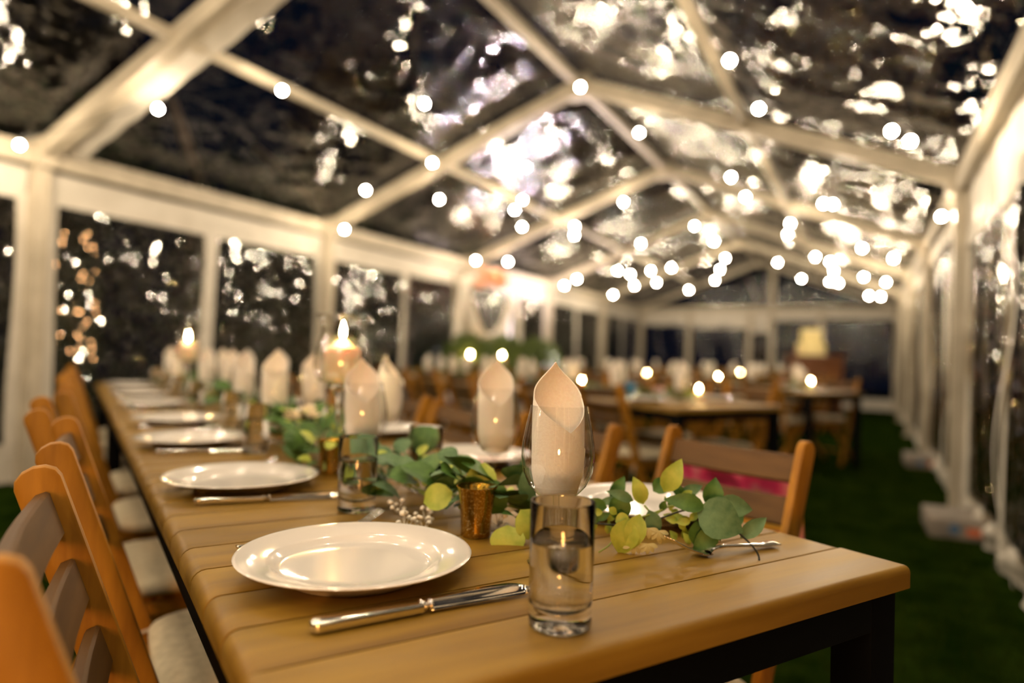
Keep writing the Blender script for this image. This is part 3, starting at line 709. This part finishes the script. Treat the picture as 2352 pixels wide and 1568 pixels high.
def hurr_proto():
    o = thing('hurricane_lamp', 'x', 'candle lamp', group='g')
    ft = [(0, 0), (.052, 0), (.053, .004), (.030, .012), (.012, .024), (.009, .05), (.014, .065), (.009, .09), (.015, .110), (.010, .128), (.012, .150), (.020, .172), (.030, .182), (0, .184)]
    put('foot', B().lathe(ft, 40).mesh('foot', M['glass'], True, auto=1.2), o)
    bw = [(.028, .183), (.045, .188), (.055, .200), (.0595, .220), (.058, .243), (.051, .268), (.0455, .288), (.0445, .302), (.049, .316), (.0565, .328)]
    put('shade', B().lathe(bw, 44).mesh('shade', M['hurr_glass'], True), o)
    rm = B()
    n = 40; rm.lathe([(.0560, .3275), (.0572, .3265), (.0580, .3282), (.0566, .3294)], n, closed=True); put('rim', rm.mesh('rim', M['thin_glass'], True), o)
    return o
for k, (s, t, lab) in enumerate(((.955, .440, 'standing in the middle of the near table'), (2.93, .49, 'far along the near table'), )):
    use('hurr', hurr_proto, T(s, t, HT), 0, 'tall clear glass hurricane lamp '+lab, 'hurricane lamps')
    use('candle', candle_proto, T(s, t, HT+.1865), 0, 'ivory pillar candle burning in the lamp '+lab, 'lit pillar candles', 1.0)

# ------------------------------------------------------------------ greenery
def leaf_mesh(L_, W_, shape, m_, cup=.15):
    """leaf from origin along +x"""
    n = 7; vs = []; fs = []
    for i in range(n+1):
        u = i/n
        w_ = {'round': math.sin(PI*u)**.55, 'pointed': math.sin(PI*u**.8)**.9*(1-.1*u), 'spoon': math.sin(PI*u**1.3)**.8}[shape]*W_/2
        z = L_*.10*math.sin(PI*u)
        for v, zz in ((-1, cup*w_), (-.5, cup*w_*.3), (0, 0), (.5, cup*w_*.3), (1, cup*w_)): vs.append((L_*u, w_*v, z+zz))
    for i in range(n):
        for j in range(4): a_ = i*5+j; fs.append((a_, a_+5, a_+6, a_+1))
    return B().add(vs, fs).mesh('leaf', m_, True, fix=False)
LEAF = [leaf_mesh(.062, .056, 'round', M['leaf_dark']), leaf_mesh(.050, .045, 'round', M['leaf_blue']), leaf_mesh(.048, .026, 'pointed', M['leaf_light']),
        leaf_mesh(.050, .020, 'pointed', M['leaf_dark']), leaf_mesh(.034, .030, 'round', M['leaf_light']), leaf_mesh(.022, .012, 'spoon', M['leaf_cream']), leaf_mesh(.026, .018, 'spoon', M['leaf_light'])]
def flower_mesh(r_, m_):
    b_ = B(); rg = random.Random(4)
    for ring, (n, tilt, rr_) in enumerate(((3, 1.25, .45), (5, .95, .7), (7, .6, .9), (8, .25, 1.))):
        for k in range(n):
            a_ = 2*PI*(k+ring*.37)/n
            mt = Matrix.Rotation(a_, 4, 'Z') @ Matrix.Rotation(-tilt, 4, 'Y')
            b_.grid(lambda u, v: (r_*rr_*u, r_*.8*(v-.5)*math.sin(PI*min(1, .25+u*.75)), r_*.25*u*u*(1-(2*v-1)**2)-.1*r_*u), 4, 4, mt)
    return b_.mesh('rose_head', m_, True, fix=False)
ROSE = [flower_mesh(.026, M['petal_pink']), flower_mesh(.024, M['petal']), flower_mesh(.026, M['petal_white'])]
def gyp_mesh():
    b_ = B(); rg = random.Random(9)
    for k in range(9):
        p = (rg.uniform(-.014, .014), rg.uniform(-.014, .014), rg.uniform(.0, .026)); b_.tube([(0, 0, 0), p], .0005, 4)
        for q in range(5):
            b_.lathe([(0, 0), (.0022, .0008), (.0026, .003), (0, .0024)], 5, Matrix.Translation(p) @ Matrix.Rotation(q*1.26, 4, 'Z') @ Matrix.Rotation(.9, 4, 'X'))
    return b_.mesh('gypsophila', M['petal_white'], True, fix=False)
GYP = gyp_mesh()
def spline(pts, n):
    out = []
    P = [Vector(p) for p in pts]; P = [P[0]]+P+[P[-1]]
    for i in range(1, len(P)-2):
        for k in range(n):
            u = k/n; p0, p1, p2, p3 = P[i-1:i+3]
            out.append(.5*((2*p1)+(p2-p0)*u+(2*p0-5*p1+4*p2-p3)*u*u+(3*p1-p0-3*p2+p3)*u**3))
    out.append(P[-2]); return out
def garland(label, pts, n_leaf, spread, zr, mix, seed, blooms=()):
    rg = random.Random(seed); o = thing('leaf_garland', label, 'greenery', T(*pts[0][:2], 0), 0, None)
    base = T(*pts[0][:2], 0); W_ = spline([T(p[0], p[1], p[2]) for p in pts], 8); W_ = [p-base for p in W_]
    put('stem', B().tube(W_, .0022, 6).mesh('stem', M['stem_green'], True), o)
    for k in range(n_leaf):
        i = rg.randrange(len(W_)-1); p = W_[i].lerp(W_[i+1], rg.random())
        d = (W_[i+1]-W_[i]).normalized(); sd = Vector((-d.y, d.x, 0)); a_ = rg.choice((-1, 1))*rg.uniform(.3, 1.5)
        off = rg.uniform(0, spread)
        pos = p+sd*math.copysign(off, a_)+Vector((0, 0, rg.uniform(*zr)))
        if pos.z < .752: pos.z = .756
        az = math.atan2(d.y, d.x)+a_; me_ = LEAF[rg.choice(mix)]
        el = rg.uniform(-.1, .9) if pos.z < .78 else rg.uniform(-.5, .9)
        sc = rg.uniform(.7, 1.15)
        if pos.z-math.sin(max(0, -el))*.05*sc < .752: el = abs(el)
        lo = put('leaf', me_, o, pos, (rg.uniform(-.6, .6), -el, az), (sc,)*3)
    for kind, s, t, z, sc in blooms:
        me_ = {'pink': ROSE[0], 'cream': ROSE[1], 'white': ROSE[2], 'gyp': GYP}[kind]
        put({'gyp': 'gypsophila'}.get(kind, 'rose_head'), me_, o, T(s, t, z)-base, (rg.uniform(-.3, .3), rg.uniform(-.3, .3), rg.uniform(0, 6)), (sc,)*3)
    return o
MIXG = [0, 0, 1, 1, 3, 3, 4, 6]
garland('dense green garland with pink rose behind the gold votive', [(.36, .34, .775), (.44, .395, .785), (.52, .44, .785), (.60, .44, .78), (.70, .42, .775)], 105, .055, (-.01, .045), MIXG, 11,
        [('pink', .50, .375, .815, 1.1), ('gyp', .455, .475, .755, 1.), ('gyp', .43, .52, .755, 1.1), ('gyp', .50, .50, .76, 1.), ('gyp', .41, .50, .754, 1.), ('gyp', .38, .395, .757, 1.1), ('cream', .62, .40, .80, .7)])
garland('dense dark garland with cream roses left of the second tumbler', [(.86, .50, .77), (1.0, .46, .785), (1.12, .44, .80), (1.28, .43, .80), (1.42, .42, .78)], 170, .06, (-.01, .05), [3, 3, 3, 0, 6, 4], 12,
        [('cream', 1.12, .46, .845, 1.2), ('cream', 1.20, .43, .85, 1.1), ('white', 1.27, .42, .845, 1.1), ('cream', 1.22, .47, .84, 1.1)])
garland('green garland along the far half of the near table', [(1.65, .40, .78), (2.1, .38, .79), (2.7, .40, .79), (3.4, .38, .79), (4.2, .4, .78)], 230, .07, (-.01, .06), [0, 1, 3, 3, 6], 13,
        [('gyp', 2.0, .42, .80, 1.5), ('white', 2.4, .4, .82, 1.2), ('white', 3.1, .4, .82, 1.2), ('gyp', 2.7, .45, .8, 2.)])
# hand placed sprig at the near end, over the plate on the right
sp0 = T(.25, .22, 0)
sprig = thing('eucalyptus_sprig', 'leafy eucalyptus sprig end lying over the plate on the right', 'greenery', sp0)
def px_leaf(x, y, d, kind, L_, W_, ang_img, face=.0, m_=None, fold=.25):
    """leaf whose base stands at a photographed point; direction given in the view plane"""
    P = at_depth(x, y, d)
    dx = RT*math.cos(ang_img)+UP*math.sin(ang_img)+fw*face; dx.normalize()
    nz_ = (-fw+UP*.5); nz_ = (nz_-dx*nz_.dot(dx)).normalized(); dy = nz_.cross(dx)
    mt = Matrix((dx, dy, nz_)).transposed().to_4x4()
    o = put('leaf', leaf_mesh(L_, W_, kind, m_ or M['leaf_light'], fold), sprig); o.matrix_local = Matrix.Translation(P-sp0) @ mt
D2R = PI/180
LD, LBL, LL, LC = M['leaf_dark'], M['leaf_blue'], M['leaf_light'], M['leaf_cream']
for a_ in [
 (1525, 1130, .93, 'pointed', .052, .030, 62*D2R, .0, LL, .15), (1478, 1158, .93, 'pointed', .040, .024, 110*D2R, .1, LL, .2),
 (1500, 1128, .96, 'round', .026, .024, 30*D2R, .3, LD, .2), (1455, 1150, .93, 'pointed', .040, .016, 160*D2R, .0, LBL, .2),
 (1425, 1195, .94, 'round', .036, .032, 95*D2R, .1, LD, .2), (1447, 1192, .91, 'round', .020, .020, 190*D2R, 0, LL, .2),
 (1470, 1180, .90, 'pointed', .052, .030, -108*D2R, -.05, LL, .2), (1490, 1170, .92, 'pointed', .040, .024, -75*D2R, .0, LBL, .25),
 (1440, 1190, .90, 'pointed', .050, .040, -100*D2R, .0, LL, .3), (1620, 1165, .90, 'pointed', .055, .026, 170*D2R, .1, LD, .2),
 (1600, 1170, .90, 'pointed', .065, .060, -25*D2R, -.15, LBL, .12), (1640, 1160, .92, 'pointed', .055, .032, -8*D2R, .1, LBL, .25),
 (1630, 1165, .93, 'pointed', .042, .030, 75*D2R, .2, LD, .2), (1700, 1235, .90, 'pointed', .045, .022, 35*D2R, .1, LBL, .3),
 (1600, 1195, .92, 'pointed', .040, .030, -85*D2R, 0, LD, .2), (1505, 1225, .90, 'spoon', .016, .007, -60*D2R, 0, LC, .1), (1560, 1140, .96, 'pointed', .04, .018, 20*D2R, .3, LBL, .2), (1620, 1180, .93, 'pointed', .045, .02, -60*D2R, .1, LD, .2), (1575, 1150, .95, 'pointed', .038, .016, 130*D2R, .2, LD, .2), (1430, 1150, .96, 'pointed', .036, .014, 185*D2R, .1, LBL, .2),
 (1650, 1215, .91, 'pointed', .045, .028, -140*D2R, 0, LD, .2), (1405, 1150, .97, 'pointed', .04, .022, 60*D2R, .2, LD, .2),
 (1395, 1165, .95, 'pointed', .035, .02, 170*D2R, 0, LD, .2), (1660, 1190, .95, 'round', .03, .03, 10*D2R, 0, LD, .2)]:
    px_leaf(*a_)
rg = random.Random(21)
for (x, y) in ((1545, 1170), (1575, 1165), (1560, 1195), (1590, 1205), (1530, 1195), (1600, 1180), (1380, 1185), (1365, 1195), (1400, 1200), (1355, 1178), (1412, 1175), (1540, 1210), (1570, 1215), (1615, 1215), (1550, 1150), (1520, 1175)):
    for q in range(2): px_leaf(x+rg.uniform(-10, 10), y+rg.uniform(-10, 10), .93+rg.uniform(-.02, .03), 'spoon', rg.uniform(.014, .022), .011, rg.uniform(0, 6.2), rg.uniform(-.3, .3), rg.choice((LL, LD, LL)), .2)
for x, y in ((1455, 1250), (1487, 1248), (1490, 1212), (1512, 1218)):
    for an in (-160, -125, -90, -55, -20): px_leaf(x, y, .895, 'spoon', .015, .006, an*D2R, .05, LC, .1)
def px_stem(pts, r_, m_, name='stem'): put(name, B().tube(spline([at_depth(*p)-sp0 for p in pts], 6), r_, 6).mesh('stem', m_, True), sprig)
px_stem([(1528, 1140, .93), (1525, 1165, .93), (1495, 1180, .92), (1465, 1190, .91), (1440, 1195, .91)], .0013, M['stem_green'])
px_stem([(1480, 1160, .93), (1490, 1172, .925), (1500, 1185, .92), (1530, 1165, .93), (1570, 1160, .93), (1620, 1165, .92)], .0013, M['stem_green'])
px_stem([(1350, 1200, .94), (1420, 1205, .935), (1500, 1195, .93), (1580, 1170, .93), (1650, 1180, .92), (1700, 1220, .90)], .0014, M['stem_black'])
px_stem([(1695, 1222, .90), (1725, 1250, .89), (1742, 1275, .885), (1743, 1297, .88)], .0013, M['stem_black'], 'bare_twig')
px_stem([(1375, 1268, .885), (1395, 1255, .89), (1410, 1240, .90), (1440, 1215, .91)], .0010, M['stem_green'])
# big leaves around the gold votive
lv = sprig
for a_ in [(1165, 1205, .93, 'round', .040, .048, -88*D2R, -.35, LL, .1), (1040, 1130, .99, 'round', .045, .040, -160*D2R, 0, LL, .1), (1165, 1165, .99, 'round', .055, .050, 150*D2R, .1, LD, .1),
           (1215, 1150, .97, 'pointed', .05, .03, 95*D2R, .0, LBL, .2), (1195, 1170, .93, 'round', .045, .040, -60*D2R, .0, LL, .1), (1100, 1140, 1.0, 'round', .05, .045, 80*D2R, .2, LL, .1),
           (1195, 1130, 1.02, 'pointed', .055, .018, 85*D2R, 0, LBL, .2)]:
    px_leaf(*a_)

# ------------------------------------------------------------------ other tables' settings
rgb_ = random.Random(5)
for s0, t0, w_, L_, nm in TB:
    nn = int((L_-.2)/.58)
    for side in ('left', 'right'):
        for k in range(nn):
            s = s0+.40+k*.58; sg = 1 if side == 'left' else -1; tc_ = t0+w_/2
            where = '%s along the %s side of the %s table row' % (ORD[k], side, nm); grp = 'on the %s table row' % nm
            plate(s, tc_+sg*(w_/2-.155), 'white plate '+where, 'plates '+grp)
            loc = T(s-sg*.10, tc_+sg*(w_/2-.33), HT)
            use('wine', wine_proto, loc, 0, 'wine glass with napkin '+where, 'wine glasses '+grp)
            tag(put('napkin', NAP[(k+1) % 3], None, loc, (rgb_.uniform(-.08, .08), rgb_.uniform(-.08, .08), rgb_.uniform(0, 6.3))), 'white rolled napkin '+where, 'napkin', 'napkins '+grp)
    for k in range(max(2, nn//2)):
        s = s0+.28+k*1.16; loc = T(s, t0+w_/2+rgb_.uniform(-.05, .05), HT)
        use('candle', candle_proto, loc, 0, 'lit ivory candle standing %s down the middle of the %s table row' % (ORD[k], nm), 'lit candles on the %s table row' % nm, rgb_.uniform(.75, 1.05))
    b_ = B(); rg2 = random.Random(int(s0*100))
    for k in range(900):
        p = T(s0+rg2.uniform(.3, L_-.2), t0+w_/2+rg2.gauss(0, .035), HT+.012+abs(rg2.gauss(0, .025)))
        mt = Matrix.Translation(p) @ Euler((rg2.uniform(-.8, .8), rg2.uniform(-.9, .3), rg2.uniform(0, 6.3))).to_matrix().to_4x4()
        b_.add([(0, 0, 0), (.02, -.012, .002), (.045, 0, .004), (.02, .012, .002)], [(0, 1, 2, 3)], mt)
    for r_ in range(1):
        me_ = b_.mesh('leaves', M['arch_leaf'], False, fix=False); tag(put('garland_foliage', me_), 'green leaf garland down the middle of the %s table row' % nm, 'greenery', None, 'stuff')
    for q in range(4):
        p = T(s0+.55+q*1.1, t0+w_/2+.05, HT+.055); tag(put('rose_bloom', ROSE[q % 3], None, p, (0, 0, q), (1.6,)*3), 'pale rose %s in the garland of the %s table row' % (ORD[q], nm), 'flower', 'roses in the garlands')
# blue and red cups on the second table
cup_me = B().lathe([(0, 0), (.026, 0), (.036, .09), (.034, .09), (.024, .004), (0, .004)], 24).mesh('cup', mat('blue_paper', (.03, .22, .42), .6), True)
cup_p = at_depth(1447, 895, 4.6); tag(put('paper_cup', cup_me, None, (cup_p.x, cup_p.y, HT)), 'blue cup standing on the second table row', 'cup')

# scarf over the first chair on the right
def scarf():
    o = thing('patterned_scarf', 'pink and yellow patterned scarf hanging behind the nearest right chair', 'scarf', T(.60, -.36, 0), RZ+.15)
    def fn(u, v):
        return (-.16+.32*u, -.05*math.sin(PI*v)-.012*math.sin(u*14),   .42+.375*v+.01*math.sin(9*u))
    me_ = B().grid(fn, 30, 20).mesh('scarf', M['scarf'], True, fix=False)
    bm = bmesh.new(); bm.from_mesh(me_); bmesh.ops.solidify(bm, geom=bm.faces[:], thickness=.006); bm.to_mesh(me_); bm.free()
    put('cloth', me_, o)
    fr = B()
    for k in range(20): fr.tube([(-.16+.32*k/19, 0, .44), (-.16+.32*k/19, .003, .40)], .0015, 4)
    put('fringe', fr.mesh('fringe', M['petal_pink']), o)
    return o
scarf()

# ------------------------------------------------------------------ cake and podium
pod = thing('wooden_podium', 'dark wooden podium carrying the cake near the far gable', 'podium', (-.76, 12.05, 0), .35)
for k in range(7): put('board', bevel(B().box(-.36, .36, -.25, .25, k*.155+.02, k*.155+.170).mesh('board', M['crate']), .006), pod)
put('top', bevel(B().box(-.40, .40, -.29, .29, 1.107, 1.145).mesh('top', M['crate']), .008), pod)
for x in (-.33, .33): put('corner_post', B().box(x-.03, x+.03, -.275, -.251, 0, 1.107).mesh('post', M['crate']), pod)
ck = thing('wedding_cake', 'two tier cream wedding cake on the dark podium', 'cake', (-.80, 12.03, 1.145))
def tier(r_, z0, z1): return B().lathe([(0, z0), (r_-.008, z0), (r_, z0+.008), (r_, z1-.015), (r_-.015, z1), (0, z1)], 40).mesh('tier', M['cake'], True, auto=.9)
put('cake_board', B().lathe([(0, 0), (.26, 0), (.26, .012), (0, .012)], 40).mesh('board', M['petal_white']), ck)
put('lower_tier', tier(.215, .012, .20), ck); put('upper_tier', tier(.16, .20, .42), ck)
for k in range(5): put('flower', ROSE[0], ck, (-.20+.01*k, -.10+.035*k, .04+.03*(k % 3)), (0, -.6, k), (1.6,)*3)

# draped arch on the left --------------------------------------------
arch = thing('draped_arch', 'white chiffon draped flower arch by the left wall', 'arch', (-4.90, 8.75, 0))
ay0, ay1, az = -1.05, 1.0, 2.05
put('arch_post', B().tube([(0, ay0, 0), (0, ay0+.05, az)], .025, 8).mesh('arch_post', M['alu']), arch); put('arch_post', B().tube([(0, ay1, 0), (0, ay1-.05, az)], .025, 8).mesh('arch_post', M['alu']), arch)
put('cross_bar', B().tube([(0, ay0, az), (0, ay1, az)], .025, 8).mesh('cross_bar', M['alu']), arch)
def swag(y0_, y1_, drop, wid, m_, ztop=az):
    def fn(u, v):
        y = y0_+(y1_-y0_)*u; c = 4*u*(1-u); zc_ = ztop-drop*c**1.0
        return (.05+.04*math.sin(v*18), y+.02*math.sin(v*9), zc_-wid*(v-.1)*(.45+.55*c))
    return B().grid(fn, 40, 24).mesh('swag', m_, True, fix=False)
put('swag', swag(-.85, .55, .78, .42, M['drape']), arch)
def tail(yc, w0, w1, z0_):
    return B().grid(lambda u, v: (.04+.03*math.sin(u*20), yc[0]+(yc[1]-yc[0])*v**.5+(u-.5)*(w0+(w1-w0)*v)+.01*math.sin(u*25), az+.02-(az-z0_)*v), 24, 30).mesh('side_drape', M['drape'], True, fix=False)
put('side_drape', tail((-.75, -1.15), .10, .20, .05), arch); put('side_drape', tail((.55, .95), .12, .22, .05), arch)
bloom_me = flower_mesh(.07, M['peach'])
for k in range(26):
    put('bloom', bloom_me, arch, (.08+RNG.uniform(-.03, .05), -.55+RNG.uniform(0, .75), az+RNG.uniform(-.06, .16)), (RNG.uniform(-1, 1), 1.2, RNG.uniform(0, 6)))
def leaf_cloud(n, sx, sy, sz, size, seed, m_, shape='ellipsoid'):
    q = np.random.RandomState(seed); P = q.normal(size=(n, 3)); P /= np.linalg.norm(P, axis=1)[:, None]
    P *= (q.uniform(.15, 1, n)**.45)[:, None]
    if shape == 'cone': z = q.uniform(0, 1, n)**1.4; P[:, 2] = z*2-1; P[:, :2] *= (1.05-z)[:, None]*1.25
    if shape == 'box': P = q.uniform(-1, 1, (n, 3))
    P *= np.array([sx, sy, sz])
    a_ = q.normal(size=(n, 3)); a_ /= np.linalg.norm(a_, axis=1)[:, None]; b_ = np.cross(a_, q.normal(size=(n, 3))); b_ /= np.linalg.norm(b_, axis=1)[:, None]
    s_ = size*q.uniform(.6, 1.3, n)[:, None]
    V_ = np.stack([P-a_*s_, P-b_*s_*.4, P+a_*s_, P+b_*s_*.4], 1).reshape(-1, 3)
    me_ = bpy.data.meshes.new('foliage'); me_.from_pydata(V_.tolist(), [], np.arange(n*4).reshape(-1, 4).tolist()); me_.materials.append(m_); return me_
for k, (x, y, s_) in enumerate(((-4.62, 7.72, .80), (-4.66, 8.74, .82), (-4.60, 9.70, .80))):
    o = thing('potted_shrub', ('leafy green shrub left of the draped arch', 'leafy green shrub under the draped arch', 'leafy green shrub right of the draped arch')[k], 'plant', (x, y, 0))
    put('foliage', leaf_cloud(2600, .5*s_, .5*s_, .55*s_, .05, 30+k, M['arch_leaf']), o, (0, 0, .85)); put('pot', B().lathe([(0, 0), (.16, 0), (.21, .32), (.19, .32), (.15, .03), (0, .03)], 24).mesh('pot', M['concrete'], True, auto=.8), o)
    put('trunk', B().tube([(0, 0, .03), (.02, 0, .9)], .02, 8).mesh('trunk', M['bark']), o)
# floor standing lanterns beside the arch
for k, (x, y) in enumerate(((-4.4, 7.35), (-4.35, 8.1))):
    st_ = thing('candle_stand', ('left', 'right')[k]+' one of two slim stands with a candle before the arch', 'candle stand', (x, y, 0))
    put('pole', B().tube([(0, 0, .01), (0, 0, .86)], .012, 8).mesh('pole', M['steel']), st_); put('foot', B().lathe([(0, 0), (.12, 0), (.12, .012), (0, .02)], 24).mesh('foot', M['steel']), st_); put('dish', B().lathe([(0, .86), (.05, .86), (.055, .875), (0, .87)], 20).mesh('dish', M['steel']), st_)
    use('candle', candle_proto, (x, y, .872), 0, 'lit candle on the %s slim stand before the arch' % ('left', 'right')[k], 'candles on the stands', 1.2)
# par can lamp that throws the pink light
pc = thing('stage_lamp', 'small black floor lamp behind the tables throwing pink light', 'lamp', (-3.75, 10.35, 0))
put('housing', B().lathe([(0, 0), (.09, 0), (.10, .02), (.10, .20), (.085, .20), (.08, .03), (0, .03)], 24).mesh('housing', M['black_plastic'], True, auto=.8), pc, (0, 0, .06), (-.4, 0, 0))
put('bracket', B().tube([(-.12, 0, .01), (-.12, 0, .16), (-.10, 0, .17)], .008, 6).mesh('bracket', M['steel']), pc)

# weight blocks at the right posts ------------------------------------
wm = bevel(B().box(-.16, .16, -.22, .22, 0, .115).mesh('weight', M['concrete']), .008)
def weight(x, y, lab):
    o = thing('weight_block', lab, 'weight', (x, y, 0), .03); put('block', wm, o)
    bl = mat('paint_blue_'+str(int(y)), (.05, .12, .22), .7); orr = mat('paint_orange_'+str(int(y)), (.55, .13, .05), .7)
    b1 = B().lathe([(0, 0), (.03, 0), (.028, .002), (0, .002)], 14, Matrix.Translation((-.03, -.2205, .06)) @ Matrix.Rotation(PI/2, 4, 'X')); put('blue_mark', b1.mesh('blue_mark', bl), o)
    b2 = B().box(.03, .12, -.2215, -.2203, .03, .075); put('orange_mark', b2.mesh('orange_mark', orr), o)
weight(.50, 5.02, 'pale painted weight block with blue and orange marks by the right post')
weight(.52, 8.15, 'pale weight block at the second post of the right wall')

# ------------------------------------------------------------------ outside
for k in range(9):
    y = 1.0+k*2.15
    o = tag(thing('conifer_hedge', 'dark feathery hedge conifer outside the left wall, %s from the near end' % ORD[k], 'hedge', (-7.0-.3*(k % 2), y, 0), k*1.3, 'hedge conifers outside the left wall'))
    put('foliage', leaf_cloud(6000, .95, 1.3, 1.66+.06*math.sin(k*2), .06, 50+k, M['hedge'], 'box' if k < 6 else 'ellipsoid'), o, (0, 0, 1.62)); put('trunk', B().tube([(0, 0, 0), (.05, 0, 2.6)], [.08, .03], 8).mesh('trunk', M['bark']), o)
for k, (x, y, h_, r_) in enumerate(((-10.5, 5.5, 6.0, 1.3), (-10, 11.5, 7.2, 1.8), (-9, 15, 8.0, 2.8), (-8, 20, 8.5, 3.0), (-3, 22, 8, 3.), (2.5, 21, 8, 2.8), (5, 13, 8, 2.6))):
    o = tag(thing('garden_tree', 'dark leafy tree in the night garden, %s counted from the left' % ORD[k], 'tree', (x, y, 0), 0, 'trees around the marquee'))
    put('trunk', B().tube([(0, 0, 0), (.15, .1, h_*.3), (.5, -.1, h_*.55), (.7, .2, h_*.8)], [.16, .13, .09, .04], 10).mesh('trunk', M['bark'], True), o)
    for q in range(4):
        an = q*1.6+k; put('branch', B().tube([(.15+.08*q, .05, h_*(.32+.09*q)), (.2+math.cos(an)*.9, math.sin(an)*.9, h_*(.5+.09*q)), (.3+math.cos(an)*1.7, math.sin(an)*1.7, h_*(.62+.09*q))], [.06, .04, .015], 7).mesh('branch', M['bark'], True), o)
    put('crown', leaf_cloud(5000, r_, r_, h_*.32, .09, 70+k, M['tree_leaf']), o, (.4, 0, h_*.72))
for k, pts in enumerate((((457, 432, 9.4), (440, 370, 9.5), (418, 300, 9.7), (392, 225, 10.0)), ((716, 484, 11.4), (684, 432, 11.5), (640, 385, 11.8), (585, 340, 12.1)))):
    P_ = [at_depth(*p) for p in pts]; P_ = [Vector((P_[0].x+.2, P_[0].y, 0)), Vector((P_[0].x+.1, P_[0].y, P_[0].z*.55))]+P_
    o = thing('bare_trunk', ('pale leaning tree trunk beyond the hedge, left one', 'thin pale leaning trunk beyond the hedge, right one')[k], 'tree', P_[0])
    put('trunk', B().tube([p-P_[0] for p in spline(P_, 5)], [.13-.0028*i for i in range(26)] if k == 0 else [.11-.0026*i for i in range(26)], 9).mesh('trunk', M['pale_bark'], True), o)
# fairy light shrub on the far left
fy = thing('lit_shrub', 'garden shrub wrapped in warm fairy lights outside the left wall', 'shrub', (-6.0, 3.44, 0))
put('foliage', leaf_cloud(2500, .20, .20, .85, .04, 99, M['hedge'], 'ellipsoid'), fy, (0, 0, 1.2)); put('trunk', B().tube([(0, 0, 0), (0, 0, 1.4)], .02, 8).mesh('trunk', M['bark']), fy)
fb = B(); rg = random.Random(8)
for k in range(90):
    z = rg.uniform(.85, 1.95); r_ = .17*math.sqrt(max(.05, 1-((z-1.2)/.9)**2)); an = rg.uniform(0, 2*PI)
    fb.lathe([(0, -.004), (.0042, 0), (0, .004)], 5, Matrix.Translation((r_*math.cos(an), r_*math.sin(an), z)))
put('fairy_bulbs', fb.mesh('fairy', M['fairy'], False, fix=False), fy)['kind'] = 'stuff'
